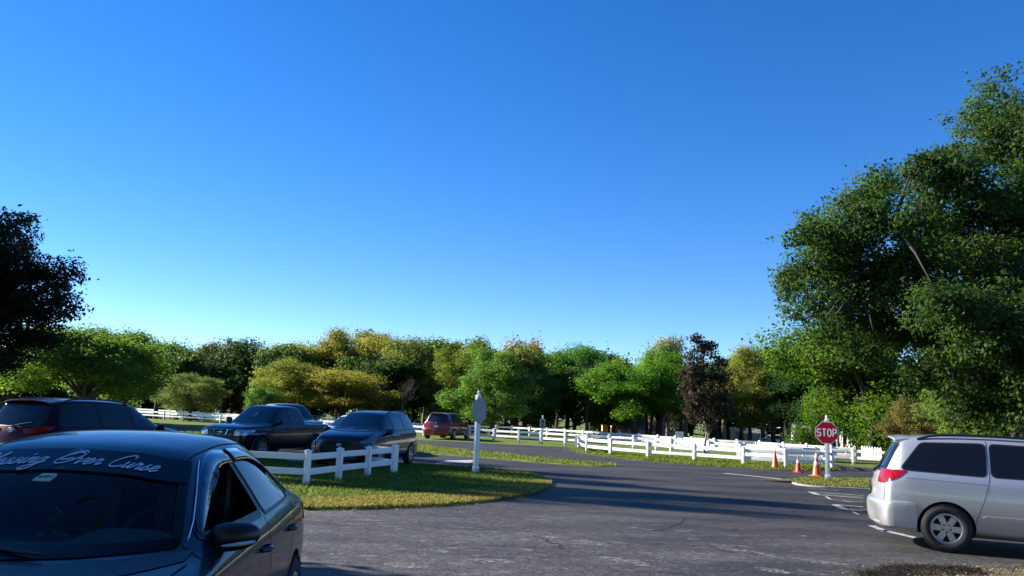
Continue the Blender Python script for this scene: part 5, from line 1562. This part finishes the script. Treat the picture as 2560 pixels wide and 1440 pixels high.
o = mb.build('road_cracks', scuff_mat('crack_filler_dark', (.010, .010, .010), .25, .45)); o['kind'] = 'structure'
# concrete wheel stops in front of the shaded stalls
def wheel_stop(label, a, b):
    p, q = G(*a), G(*b); d = q - p
    t = thing('wheel_stop', label, 'wheel stop', (p + q) / 2, math.atan2(d.y, d.x), 'concrete wheel stops')
    m_ = MB(); m_.box((0, 0, .06), (d.length, .16, .12), .03)
    m_.build('stop_block', M['concrete'], t, 30)
    for s in (-.35, .35): MB().lathe([(.014, .12), (.014, .13), (0, .13)], 8, Matrix.Translation((s * d.length, 0, 0))).build('pin', M['dark_alloy'], t)
wheel_stop('concrete wheel stop on the ground under the black pickup, behind the nearest fence', (715, 1156), (764, 1159.5))
sl_ = sheet('concrete_slab', line((1118, 1151.5), (1180, 1150.5), (1192, 1154), (1165, 1158.5), (1088, 1159.5)), .009, M['concrete'])

# ---- fences
nf = line((-260, 1172), (-60, 1181), (150, 1190), (360, 1200), (560, 1209), (764, 1218), (845, 1205.5), (918, 1195.5), (986, 1186))
f1 = fence('nearest white two-rail fence, its end angling across the shaded grass island', nf)
fence('short length of white fence closing the corner in front of the dark blue minivan', line((986, 1186), (868, 1168), (700, 1164))[1:] and [G(983, 1187) + Vector((0, .02, 0)), G(868, 1167)])
FA = line((1440, 1125.5), (1447, 1124), (1467, 1132), (1526, 1139), (1619, 1147), (1735, 1155.3), (1858, 1165), (1965, 1172), (2080, 1173.5))
fence('white two-rail fence curving round the island with the dark magnolia', FA)
FAb = line((2080, 1173.5), (2059, 1165.5), (1960, 1160.5), (1850, 1152.5))
fence('white fence closing the far side of the island behind the traffic cones', [G(2078, 1172.5)] + FAb[1:])
FB = line((150, 1033), (240, 1038), (330, 1043.5), (409, 1048.5), (456, 1051.5), (505, 1055), (550, 1058), (598, 1061), (648, 1064), (699, 1067), (750, 1070), (802, 1073.3), (855, 1077), (912, 1080.5), (985, 1086), (1059, 1091), (1112, 1094.5), (1172, 1098.3), (1234, 1102), (1296, 1106), (1351, 1108.8), (1412, 1113), (1467, 1116.5), (1522, 1119.5), (1583, 1123.5), (1640, 1127), (1677, 1131), (1772, 1138), (1860, 1144.5), (1948, 1151), (2040, 1156.5), (2133, 1162), (2225, 1168), (2330, 1175), (2450, 1183))
fence('long white two-rail fence along the far side of the drive', FB, skip=(26,))
FC = [G(x, y, .80) for x, y in ((340, 1019.5), (390, 1022.4), (425, 1024.4), (462, 1026.5), (498, 1028.6), (535, 1030.8), (573, 1033), (615, 1035.3), (660, 1037.6), (705, 1039.9), (750, 1042), (794, 1044.2), (833, 1046.1), (872, 1048), (912, 1050), (952, 1051.8), (993, 1053.6), (1035, 1055.4), (1076, 1057.2), (1117, 1059), (1158, 1060.6), (1199, 1062.2), (1240, 1063.7), (1280, 1065.2), (1324, 1067.5), (1368, 1069.8), (1413, 1072.5), (1458, 1075.2), (1504, 1078), (1550, 1081), (1597.6, 1084), (1645, 1087.4), (1688, 1089.8), (1730, 1092.2), (1785.5, 1096), (1842, 1098.9), (1899, 1102), (1958, 1105.8), (2016, 1109.3), (2077, 1113), (2136, 1116))]
fence('farthest white two-rail fence, along the front of the dark grove', FC)
# gate with zigzag bracing and a notice board, another braced panel, saw-horse, picket panel
def braced_gate(label, a, b, board=False):
    p, q = G(*a), G(*b); d = q - p; an = math.atan2(d.y, d.x); ln = d.length
    t = thing('braced_gate', label, 'gate', p, an, 'white gates with zigzag bracing')
    fr = MB(); fr.box((ln / 2, 0, .67), (ln, .05, .16), .006); fr.box((ln / 2, 0, .28), (ln, .05, .12), .006)
    for x in (.06, ln - .06): fr.box((x, 0, .44), (.10, .06, .62), .006)
    fr.build('frame', M['white'], t, 30)
    br = MB(); n = 6
    for k in range(n):
        x0, x1 = .1 + (ln - .2) * k / n, .1 + (ln - .2) * (k + 1) / n
        z0, z1 = (.60, .36) if k % 2 == 0 else (.36, .60)
        br.tube([(x0, .0, z0), (x1, .0, z1)], .03, 6)
    br.build('brace', M['white'], t, 30)
    return t
braced_gate('white gate with zigzag braces left of the magnolia trunk, in the long fence', (1678, 1131), (1771, 1138))
braced_gate('white gate with zigzag braces leaning behind the left orange cone', (1893, 1149.5), (1946, 1153.5))
nb = G(1700, 1132); t = thing('notice_board', 'small white notice board with faint lettering fixed above the braced gate', 'sign', (nb.x, nb.y + .12, 0))
mb = MB(); mb.box((0, 0, 1.02), (.46, .025, .36), .01); mb.box((-.16, .03, .5), (.05, .03, 1.0)); mb.box((.16, .03, .5), (.05, .03, 1.0)); mb.build('board', M['signwhite'], t, 30)
mb = MB()
for x in (-.09, -.03, .05, .10): mb.box((x, -.0145, 1.03), (.018, .003, .12))
mb.box((-.09, -.0145, 1.09), (.08, .003, .02)); mb.build('board_lettering', M['signgrey'], t)
sh = G(1868, 1145); t = thing('sawhorse', 'white folding sawhorse with splayed legs behind the curved fence', 'barricade', sh, -.35)
mb = MB(); mb.box((0, 0, .80), (1.05, .05, .20), .01); mb.box((0, 0, .45), (1.0, .05, .12), .01); mb.build('board', M['white'], t, 30)
for x in (-.45, .45):
    for s in (-1, 1):
        mb = MB(); mb.tube([(x, s * .02, .86), (x + .05 * s, s * .28, 0)], .035, 6); mb.build('leg', M['white'], t, 30)
sh2 = G(2030, 1158); t = thing('plastic_barrier', 'low grey and white plastic barrier behind the island fence, left of the stop sign', 'barricade', sh2, -.2)
mb = MB(); mb.box((0, 0, .62), (1.0, .06, .22), .02); mb.box((0, 0, .22), (1.0, .06, .2), .02); mb.build('panel', M['signgrey'], t, 30)
for x in (-.42, .42):
    mb = MB(); mb.box((x, 0, .38), (.10, .30, .76), .03, None, .4); mb.build('foot', M['white'], t, 30)
pk0, pk1 = G(2153, 1147.5), G(2206, 1156); d = pk1 - pk0
t = thing('picket_fence', 'short white picket fence with rounded tops beside the silver minivan', 'fence', pk0, math.atan2(d.y, d.x))
for k in range(8):
    mb = MB(); x = d.length * (k + .5) / 8; w2 = d.length / 8 * .33
    pr = [(-w2, .03), (w2, .03), (w2, .62)] + [(w2 * math.cos(a), .62 + w2 * math.sin(a)) for a in (PI * .25, PI * .5, PI * .75)] + [(-w2, .62)]
    mb.prism(pr, -.012, .012, Matrix.Translation((x, 0, .02)) @ Matrix.Rotation(PI / 2, 4, 'X')); mb.build('picket', M['white'], t, 40)
mb = MB()
for z in (.2, .5): mb.box((d.length / 2, .03, z), (d.length, .03, .07))
mb.build('rail', M['white'], t)

# ---- sign posts
p = G(1188, 1187); t = thing('road_sign', 'white square post with ball finial carrying a blank grey octagon, on the near grass island', 'road sign', (p.x, p.y, .04), math.radians(28))
sign_post(t, 2.22, .13)
mb = MB(); R_ = Matrix.Translation((.0, -.10, 1.83)) @ Matrix.Rotation(math.radians(32), 4, 'Z') @ Matrix.Rotation(PI / 2, 4, 'X')
mb.prism([(x, y) for x, y in octagon(.40, math.radians(-13))], -.004, .004, R_)
mb.build('sign_panel', M['signgrey'], t, 30)
mb = MB(); mb.tube([(0, -.02, 1.95), (0, -.12, 1.95)], .012, 6); mb.tube([(0, -.02, 1.7), (0, -.12, 1.7)], .012, 6); mb.build('bracket', M['alloy'], t)
p = G(2070, 1207); t = thing('stop_sign', 'red octagonal stop sign with white border on a white post with finial', 'road sign', (p.x, p.y, .05), math.radians(-24))
sign_post(t, 1.93, .145)
R_ = Matrix.Translation((0, -.085, 1.56)) @ Matrix.Rotation(PI / 2, 4, 'X')
mb = MB(); mb.prism(octagon(.385), 0, .004, R_); pan = mb.build('sign_panel', M['signwhite'], t, 30)
mb = MB(); mb.prism(octagon(.362), .0045, .0065, R_); red = mb.build('red_field', M['signred'], pan, 30)
pp, Lw = block_letters('STOP', .108, .235, .052)
mb = MB()
for q in pp: mb.ribbon([(a - Lw / 2, b - .118) for a, b in q], .043, R_, .0082)
mb.build('stop_lettering', M['signwhite'], pan)
p = G(1355, 1110.5); t = thing('parking_sign', 'small grey parking sign with dark print on a white post by the far fence', 'road sign', (p.x, p.y, 0), math.radians(-4))
sign_post(t, 1.62, .12)
mb = MB(); mb.box((0, -.07, 1.30), (.36, .008, .58), .003); pan = mb.build('sign_panel', M['signgrey'], t, 30)
mb = MB(); mb.box((-.0, -.0765, 1.44), (.17, .003, .20)); mb.box((0, -.0765, 1.25), (.24, .003, .05)); mb.box((0, -.0765, 1.16), (.22, .003, .04)); mb.box((0, -.0765, 1.09), (.24, .003, .04))
mb.build('sign_print', M['ink'], pan)
# ---- cones
cone('orange traffic cone at the left of the three on the asphalt', G(1938, 1173.5), .76, M['orange'])
cone('short faded red traffic cone with a grey collar, between two orange ones', G(1996, 1181.5), .60, M['redcone'], ((.62, .80),))
cone('orange traffic cone with pale collars and a white tip nearest the stop sign', G(2042, 1190.5), .84, M['orange'], ((.50, .62), (.78, .97)))
cone('orange cone partly hidden on the grass behind the curved fence', G(1892, 1147), .55, M['orange'], (), 'cones on the paddock grass')
cone('orange cone with white top on the paddock grass left of the stop sign', G(2002, 1135), .75, M['orange'], ((.45, .7),), 'cones on the paddock grass')
cone('orange cone on the paddock grass right of the stop sign', G(2117, 1141), .75, M['orange'], ((.05, .25),), 'cones on the paddock grass')

# ---- cars
near_saloon()
silver = paint('silver_paint', (.56, .565, .57), .65, .36)
van('minivan', 'silver minivan with red tail lamps parked at the right edge', (10.74, 11.72, .004), math.radians(157.6), silver, 'silver')
navy = paint('dark_blue_paint', (.005, .009, .022), .2, .34, cior=1.36, coat=.6)
van('minivan', 'dark blue minivan facing the road behind the end of the near fence', (-4.86, 23.73, .004), math.radians(79.6), navy, 'third', glass=M['blue_glass'])
maroon = paint('maroon_paint', (.055, .0015, .007), .75, .30, cior=1.3, coat=.6)
van('minivan', 'maroon minivan seen from behind over the roof of the black saloon', (-9.18, 21.91, .004), math.radians(256), maroon, 'third')
redp = paint('dark_red_paint', (.20, .010, .018), .3, .35)
van('minivan', 'dark red minivan parked on the grass by the far fence', (-3.39, 57.9, .004), math.radians(256), redp, 'red', glass=M['blue_glass'])
blk = paint('blue_black_paint', (.003, .005, .013), .15, .36, cior=1.34, coat=.6)
pickup('pickup_truck', 'black crew cab pickup with chrome grille bars beside the dark blue minivan', (-8.93, 25.435, .004), math.radians(72.5), blk, M['alloy'])
p = AT(787, 1046, 34)
pickup('pickup_truck', 'black pickup parked behind the other one, only its cab and hood showing', (p.x, 34, .004), math.radians(130), paint('black_paint', (.006, .007, .009), .3, .4, cior=1.34), M['dark_alloy'], 1.06)
wp = paint('white_paint', (.72, .73, .74), .0, .4)
simple_sedan('parked_car', 'white car almost hidden behind the dark blue minivan', (AT(818, 1075, 31).x, 31, .004), math.radians(76), wp, None, 1.04)
for lab, px, py, D, rz, pm_ in (('silver car parked far off under the grove trees', 1447, 1073, 100, 176, silver), ('white car parked far off left of the silver one under the trees', 1408, 1073, 104, 178, wp), ('white car parked by the white building beyond the grove', 2003, 1105, 88, 184, wp)):
    q = AT(px, py, D); simple_sedan('distant_car', lab, (q.x, q.y, TZ(q.x, q.y) + .02), math.radians(rz), pm_, 'distant cars beyond the grove')

# ---- buildings and bins beyond the grove
def house(name, label, px0, px1, D, wall_h, roof_h, depth, wm, rm, windows=2, cat='house', yaw=0.0):
    a, b = AT(px0, 1060, D), AT(px1, 1060, D); w_ = (b - a).length; c = (a + b) / 2
    z = TZ(c.x, c.y)
    t = thing(name, label, cat, (c.x, c.y, z), yaw)
    mb = MB(); mb.box((0, depth / 2, wall_h / 2), (w_, depth, wall_h)); mb.build('wall', wm, t)
    mb = MB(); e = .5
    mb.add([(-w_ / 2 - e, -e, wall_h), (w_ / 2 + e, -e, wall_h), (w_ / 2 + e, depth + e, wall_h), (-w_ / 2 - e, depth + e, wall_h), (-w_ / 2 + roof_h, depth / 2, wall_h + roof_h), (w_ / 2 - roof_h, depth / 2, wall_h + roof_h)],
           [(0, 1, 5, 4), (2, 3, 4, 5), (1, 2, 5), (3, 0, 4), (3, 2, 1, 0)])
    mb.build('roof', rm, t)
    for k in range(windows):
        x = -w_ / 2 + w_ * (k + .5) / windows
        mb = MB(); mb.box((x, -.03, wall_h * .58), (1.1, .08, 1.0), .01); f = mb.build('window', M['white'], t)
        mb = MB(); mb.box((x, -.075, wall_h * .58), (.9, .02, .8)); mb.build('pane', M['black_glass'], f)
    mb = MB(); mb.box((w_ * .22, -.03, 1.02), (.95, .06, 2.04), .01); mb.build('door', M['boards'], t)
    return t
house('house', 'low beige house with a brown shingle roof behind the grove', 1556, 1705, 118, 2.5, 1.5, 9, M['beige'], M['roof'])
house('house', 'low house with a pale roof behind the trunks right of the blank sign', 1248, 1306, 122, 2.5, 1.4, 9, M['beige'], M['concrete'], 1)
house('mobile_home', 'long white ribbed building behind the stop sign', 1985, 2120, 104, 3.0, .5, 5, M['metalwall'], M['concrete'], 3, 'building')
house('mobile_home', 'white ribbed building right of the stop sign', 2128, 2330, 98, 3.1, .6, 6, M['metalwall'], M['metalwall'], 3, 'building')
house('shed', 'small white shed glimpsed between trunks left of the stop sign', 1852, 1905, 112, 2.6, .6, 4, M['metalwall'], M['concrete'], 1, 'building')
def yard_bin(label, px0, px1, py0, py1, D):
    a, b = AT(px0, py1, D), AT(px1, py0, D); z = TZ(a.x, D)
    t = thing('dumpster', label, 'dumpster', ((a.x + b.x) / 2, D, z), 0, 'yellow bins beyond the grove')
    mb = MB(); h = b.z - z; mb.box((0, 0, h / 2), (b.x - a.x, 1.4, h), .06); mb.build('bin', M['yellow'], t, 30)
    mb = MB(); mb.box((0, 0, h + .03), (b.x - a.x + .08, 1.5, .06), .02)
    mb.build('lid', M['yellow'], t, 30)
    mb = MB()
    for s in (-1, 1): mb.box((s * (b.x - a.x) / 2 * .92, -.72, h * .5), (.08, .06, h * .9))
    mb.build('rib', M['yellow'], t)
yard_bin('narrow pale yellow bin left of a thick trunk beyond the far fence', 1505, 1517, 1064, 1078, 101)
yard_bin('wide pale yellow bin right of a thick trunk beyond the far fence', 1528, 1545, 1066, 1079, 101)
def boards(label, px0, px1, D, h):
    a, b = AT(px0, 1085, D), AT(px1, 1085, D); z = TZ(a.x, D)
    t = thing('board_fence', label, 'fence', (a.x, D, z))
    n = 14; wd = (b.x - a.x) / n
    mb = MB()
    for k in range(n): mb.box(((k + .5) * wd, 0, h / 2 + random.uniform(-.02, .02)), (wd * .94, .03, h))
    mb.build('board_panel', M['boards'], t)
    for x in (0, (b.x - a.x) / 2, b.x - a.x):
        mb = MB(); mb.box((x, .08, h / 2), (.12, .12, h + .06)); mb.build('post', M['boards'], t)
boards('weathered grey board fence between trunks left of the stop sign', 1838, 1900, 95, 1.75)
boards('weathered grey board fence just left of the forked trunks beyond the far fence', 1918, 1952, 96, 1.75)
q = AT(1832, 1090, 94); t = thing('gate_pillar', 'pink gate pillar with a pale cap at the end of the board fence', 'pillar', (q.x, 94, TZ(q.x, 94)))
mb = MB(); mb.box((0, 0, 1.05), (.5, .5, 2.1), .02); mb.build('shaft', M['pinkwall'], t); mb = MB(); mb.box((0, 0, 2.2), (.64, .64, .2), .05); mb.build('cap', M['signwhite'], t, 30)

# ---- trees: (label, px, ytop, distance, width px, crown kind, seed, colour)
DK, MID, BRT, YG, GOLD, OLV, GRY, PALE = (.034, .066, .016), (.066, .118, .022), (.10, .17, .022), (.150, .185, .032), (.185, .178, .034), (.125, .140, .036), (.12, .11, .08), (.18, .20, .09)
TREES = [
 ('light green airy tree behind the maroon minivan', 232, 822, 56, 330, 'oak', 11, (0.097, 0.165, 0.026), 0.4, 2),
 ('low green tree at the left edge behind the maroon minivan', 30, 886, 66, 230, 'spread', 12, MID, 1.2, 2),
 ('pale feathery tree top showing right of the large dark tree', 330, 830, 64, 150, 'tall', 13, (0.105, 0.165, 0.038), 2.0, 1),
 ('dense mid green oak right of the light green airy tree', 410, 856, 92, 170, 'oak', 14, (0.063, 0.108, 0.026), .3, 1),
 ('greyish brown tree between two dark green oaks', 530, 860, 98, 110, 'tall', 15, (0.084, 0.085, 0.037), 1.0, 1),
 ('dark oak with a broad domed crown above the black pickup', 622, 855, 95, 190, 'oak', 16, DK, 2.2, 1),
 ('brownish low tree in the dip of the treeline', 716, 884, 104, 90, 'tall', 17, (0.077, 0.081, 0.033), .6, 1),
 ('dark green oak in the left of the grove, behind the small round olive tree', 475, 876, 100, 190, 'oak', 18, DK, 4.1, 1),
 ('small round olive tree beyond the left fence', 486, 936, 78, 134, 'round', 19, (0.118, 0.156, 0.043), .2, 2),
 ('small green sapling left of the yellow green trees', 660, 962, 74, 72, 'round', 20, (0.079, 0.147, 0.031), .9, 1),
 ('yellow green tree at the left end of the pale row', 742, 862, 84, 150, 'oak', 21, YG, 3.0, 2),
 ('low yellow green tree leaning over the grass by the pickups', 752, 902, 78, 150, 'round', 22, (0.147, 0.172, 0.035), 1.7, 2),
 ('tall golden tree with a ragged top above the dark blue minivan', 865, 829, 86, 170, 'spread', 23, (0.189, 0.189, 0.037), 0.0, 2),
 ('orange gold tree with low spreading boughs behind the dark blue minivan', 866, 925, 76, 200, 'spread', 24, GOLD, 5.0, 2),
 ('tall thin tree with a bare ragged crown right of the golden one', 935, 828, 92, 110, 'tall', 25, (0.133, 0.147, 0.037), 2.6, 1),
 ('yellow green tree behind the bare grey one', 1015, 848, 84, 160, 'oak', 26, (0.134, 0.164, 0.034), 1.1, 2),
 ('green tree with a feathery top left of the blank grey sign', 1095, 850, 88, 140, 'tall', 27, (0.110, 0.164, 0.034), .4, 1),
 ('lime green tree above the dark red minivan', 1150, 866, 80, 130, 'round', 28, (0.124, 0.165, 0.026), 3.9, 2),
 ('fresh green tree with a slim trunk just right of the blank grey sign', 1236, 876, 64, 168, 'tall', 29, (0.088, 0.165, 0.032), 2.1, 2),
 ('tall green tree at the middle of the skyline', 1212, 852, 92, 130, 'oak', 30, (0.095, 0.147, 0.029), 1.5, 1),
 ('russet topped tree right of the middle of the skyline', 1318, 853, 92, 140, 'oak', 31, (0.175, 0.139, 0.040), .7, 1),
 ('green tree in front of the russet topped one', 1322, 892, 80, 150, 'tall', 32, (0.087, 0.147, 0.029), 4.4, 2),
 ('dark green oak behind the parking sign', 1360, 915, 84, 110, 'oak', 33, (0.050, 0.104, 0.024), 3.3, 1),
 ('rich green oak in the grove left of the bright green tree', 1425, 868, 86, 150, 'oak', 34, (0.065, 0.147, 0.024), 5.5, 2),
 ('green oak with a flat top at the back of the grove', 1500, 876, 98, 160, 'oak', 35, (0.063, 0.135, 0.024), 2.9, 1),
 ('yellowish green tree between two richer green oaks', 1540, 905, 82, 110, 'tall', 36, (0.137, 0.165, 0.028), .1, 1),
 ('vivid green oak with a low bright skirt of leaves over the yellow bins', 1590, 905, 74, 185, 'oak', 37, (0.075, 0.165, 0.020), 1.9, 2),
 ('vivid green oak left of the dark magnolia', 1650, 880, 80, 150, 'oak', 38, (0.077, 0.165, 0.020), 3.6, 2),
 ('pale topped tall tree behind the dark magnolia', 1662, 842, 102, 110, 'tall', 39, PALE, .8, 1),
 ('olive gold feathery tree right of the dark magnolia', 1872, 872, 80, 120, 'tall', 40, (0.168, 0.189, 0.043), 4.7, 2),
 ('dark green oak behind the stop sign', 1960, 872, 88, 170, 'oak', 41, (0.045, 0.104, 0.021), 1.3, 2),
 ('dark oak with a wide low crown over the stop sign', 2035, 905, 76, 190, 'oak', 42, (0.035, 0.080, 0.020), 2.4, 2),
 ('bright lime green tree under the left edge of the big oak', 2170, 800, 56, 290, 'bush', 43, (0.061, 0.119, 0.014), .5, 2),
 ('lime green tree beside the trunk line right of the stop sign', 2080, 875, 66, 180, 'bush', 44, (0.058, 0.119, 0.014), 3.1, 2),
 ('tall green bush behind the roof of the silver minivan', 2460, 905, 36, 300, 'bush', 45, (0.095, 0.147, 0.029), 4.0, 2),
 ('brownish green shrub under the big oak left of the silver minivan', 2295, 1000, 44, 130, 'round', 46, (0.133, 0.115, 0.035), 1.0, 1),
]
for (lab, px, yt, D, wpx, kind, seed, col, yaw, fine) in TREES:
    tree('grove_tree', lab, px, yt, D, wpx * (1.12 if D > 70 else 1), kind, seed % 7 + (20 if fine == 2 else 0), col, yaw, None, fine)
rg = random.Random(8)
k = 0
x = -160
while x < 2760:                      # the dark back of the grove
    yt = 905 + rg.uniform(-14, 16) + (x - 1280) * .015
    tree('grove_tree', 'dark tree filling the back of the grove', x, yt, rg.uniform(112, 128), rg.uniform(130, 175), 'bush', 50 + k % 2, (.030 + rg.random() * .025, .055 + rg.random() * .035, .014), rg.random() * 6, 'dark trees filling the back of the grove')
    x += rg.uniform(62, 84); k += 1
# boles standing in the shade behind the far fence
k = 0
def bole(px, D, r, hgt, m, lab, grp):
    q = AT(px, 1070, D); z = TZ(q.x, q.y)
    t = thing('shade_tree', lab, 'tree', (q.x, q.y, z), rg.random() * 6, grp)
    key = ('bole', k % 3, m.name)
    if key not in PROTO:
        Ls = [(-1.3, .4, 5.6, 1.5, 1.5, 1), (1.4, -.3, 5.8, 1.5, 1.5, 1), (.1, 1.2, 6.4, 1.5, 1.5, 1.0), (.2, -1.2, 6.2, 1.4, 1.4, 1)]
        cm, cc = crown_mesh('crown_shade', 70 + k % 3, Ls, 90, 46, .9, .28, .5)
        wm = wood_mesh(80 + k % 3, .26, 3.2, Ls, cc, 24, 1, .9); cm.materials.append(M['leaf']); wm.materials.append(m)
        PROTO[key] = (cm, wm)
    cm, wm = PROTO[key]
    c = link('crown', cm, None, t); cl = rg.choice(((.055, .100, .020), (.075, .115, .022), (.040, .078, .018), (.10, .125, .026), (.065, .12, .02))); c.color = (*cl, 1); link('trunk', wm, None, t)
    t.scale = (r, r, hgt)
for px in (452, 545, 575, 690, 836, 905, 960, 1000, 1030, 1058, 1180, 1204, 1222, 1262, 1290, 1392, 1470, 1522, 1549, 1580, 1612, 1628, 1643, 1660, 1672, 1700, 1716, 1790, 1812, 1856, 1906, 1934, 1952, 1972, 1990, 2052, 2096, 2108, 2150, 2186, 2210, 2250):
    bole(px + rg.uniform(-3, 3), rg.uniform(78, 104), rg.uniform(.75, 1.15), rg.uniform(.95, 1.25), M['bark'] if rg.random() < .75 else M['palebark'], 'dark trunked shade tree standing in the grove behind the far fence', 'shade trees along the front of the grove')
    k += 1

# the magnolia on its grass island
p = G(1757, 1137); D = p.y
Lm = []
for (px, py, r) in ((1742, 850, 14), (1783, 862, 14), (1765, 870, 22), (1742, 895, 26), (1790, 905, 28), (1735, 935, 34), (1770, 940, 40), (1805, 950, 28), (1728, 975, 34), (1765, 985, 42), (1805, 990, 34), (1738, 1015, 32), (1775, 1025, 36), (1808, 1030, 22), (1735, 1045, 18), (1775, 1055, 18)):
    q = AT(px, py, D); Lm.append((q.x - p.x, random.uniform(-.5, .5), q.z, r * D / F0, r * D / F0, r * D / F0 * .9))
t = thing('magnolia_tree', 'slim dark bronze magnolia with pale stems inside the curved fence', 'tree', (p.x, p.y, 0))
cm, cc = crown_mesh('crown_magnolia', 5, Lm, 330, 26, .30, .17, .8, 1.8, .1, .5)
c = link('crown', cm, M['glossleaf'], t); c.color = (.050, .040, .022, 1)
wm = wood_mesh(6, .12, 1.25, Lm, cc, 150, 3, .3, n=7); link('trunk', wm, M['palebark'], t)
# bare grey tree in the middle of the grove
p = AT(1003, 1070, 75); p.z = TZ(p.x, p.y)
t = thing('bare_tree', 'leafless grey tree among the yellow green ones', 'tree', p)
rb = random.Random(3); mb = MB()
mb.tube([(0, 0, -.2), (.05, 0, 1.6), (-.05, .05, 3.0)], [.2, .16, .12], 8)
def twig(a, d, ln, r, dep):
    b = a + d * ln; m_ = a.lerp(b, .5) + Vector((rb.uniform(-.1, .1), rb.uniform(-.1, .1), 0)) * ln
    mb.tube([a, m_, b], [r, r * .8, r * .55], 5)
    if dep:
        for _ in range(3):
            nd = (d + Vector((rb.uniform(-.8, .8), rb.uniform(-.8, .8), rb.uniform(-.15, .6)))).normalized(); twig(b if rb.random() < .6 else m_, nd, ln * rb.uniform(.6, .85), r * .55, dep - 1)
for _ in range(6): twig(Vector((0, 0, rb.uniform(1.8, 3.0))), Vector((rb.uniform(-.8, .8), rb.uniform(-.8, .8), rb.uniform(.5, 1))).normalized(), .85, .045, 4)
mb.build('branches', M['bark'], t)

# the big oak on the right, the dark oak on the left
def near_oak(label, D, lobes, foot, col, seed, n_clump, n_leaf, leaf, br, trunk_r):
    p = AT(foot, 1050, D); rl = random.Random(seed); Ls = []
    for (px, py, r, *dz) in lobes:
        dd = D + rl.uniform(-2.4, 2.4) + (dz[0] if dz else 0); q = AT(px, py, dd); s = r * dd / F0
        Ls.append((q.x - p.x, q.y - p.y, q.z, s, s * 1.15, s * .85))
    t = thing('oak_tree', label, 'tree', (p.x, p.y, 0))
    cm, cc = crown_mesh('crown_oak', seed, Ls, n_clump, n_leaf, br, leaf, .6, 2.2, .3, .7)
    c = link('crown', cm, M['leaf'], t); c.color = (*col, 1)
    wm = wood_mesh(seed, trunk_r, 2.6, Ls, cc, 260, 1, .4, n=8); link('trunk', wm, M['darkbark'], t)
    return t
near_oak('very large live oak with dense dark green leaves at the right edge', 27,
    [(2497, 225, 48), (2460, 262, 50), (2420, 300, 60), (2520, 300, 70), (2560, 350, 110), (2440, 370, 70), (2330, 398, 46), (2290, 420, 40), (2380, 450, 90), (2200, 478, 66), (2150, 522, 54), (2055, 562, 48), (2000, 590, 44), (2100, 590, 90), (2230, 560, 110), (2350, 560, 120), (2480, 520, 130), (2590, 540, 150), (1998, 680, 44), (2060, 680, 80), (2170, 690, 110), (2290, 690, 110), (2420, 680, 130), (2560, 700, 150), (2030, 770, 50), (2090, 780, 60), (2190, 800, 90), (2300, 820, 100), (2420, 820, 110), (2540, 850, 120), (2070, 835, 34), (2150, 880, 50), (2380, 920, 90), (2490, 950, 90), (2600, 950, 110), (2470, 1010, 70, -3), (2560, 1000, 90, -3), (2560, 900, 100, -3), (2640, 1010, 100, -3), (2400, 985, 60, -3), (2480, 850, 90, -3), (2400, 880, 80, -3), (2560, 810, 110, -3), (2640, 900, 110, -3), (2510, 760, 80, -2.6), (2365, 765, 75, -3), (2440, 800, 75, -3), (1972, 705, 34), (1968, 745, 26), (2075, 630, 70), (2700, 500, 180), (2720, 750, 180), (2330, 950, 60)],
    2560, (.038, .074, .015), 101, 2300, 80, .14, .48, .40)
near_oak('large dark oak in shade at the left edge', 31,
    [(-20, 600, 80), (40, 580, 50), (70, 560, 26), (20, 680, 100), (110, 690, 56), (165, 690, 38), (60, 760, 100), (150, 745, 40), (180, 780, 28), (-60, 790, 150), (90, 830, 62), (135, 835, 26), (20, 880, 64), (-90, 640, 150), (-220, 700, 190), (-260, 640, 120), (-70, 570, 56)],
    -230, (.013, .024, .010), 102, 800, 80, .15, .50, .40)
# oaks left of the frame: they shade the parked cars and throw the long shadows across the drive
def shade_oak(label, q, tt, H_, R_, seed):
    x, y = q * .34 - tt * .94, q * .94 + tt * .34
    cm, wm, hz, wx = proto('spread' if H_ > 10 else 'oak', seed, 1)
    t = thing('oak_tree', label, 'tree', (x, y, 0), seed, 'oaks left of the parked cars' if tt > 10 else 'unseen oaks added behind the camera')
    t.scale = (2 * R_ / wx, 2 * R_ / wx, H_ / hz)
    c = link('crown', cm, None, t); c.color = (*DK, 1); link('trunk', wm, None, t)
for q, tt, H_, R_, sd in ((16.0, 40, 17.0, .9, 1), (17.7, 42, 20.6, 1.3, 2), (19.7, 41, 20.8, 1.2, 3), (21.8, 42, 19.5, 1.3, 4), (24.2, 41, 17.5, 1.5, 7), (26.6, 42, 15.5, 1.6, 8), (1.0, 13, 8.5, 3.6, 5), (5.2, 15, 8.0, 2.6, 6)):
    shade_oak('tall oak outside the left edge throwing long shadows over the lot', q, tt, H_, R_, sd)
for q, tt, H_, R_, sd in ((-6.5, 2.5, 13.0, 6.0, 9), (-8.5, -7.0, 12.0, 5.5, 10)):  # two unseen oaks added to block sky and darken the reflections
    shade_oak('unseen broad oak added behind the camera to dim skylight and car reflections', q, tt, H_ * .77, R_, sd)
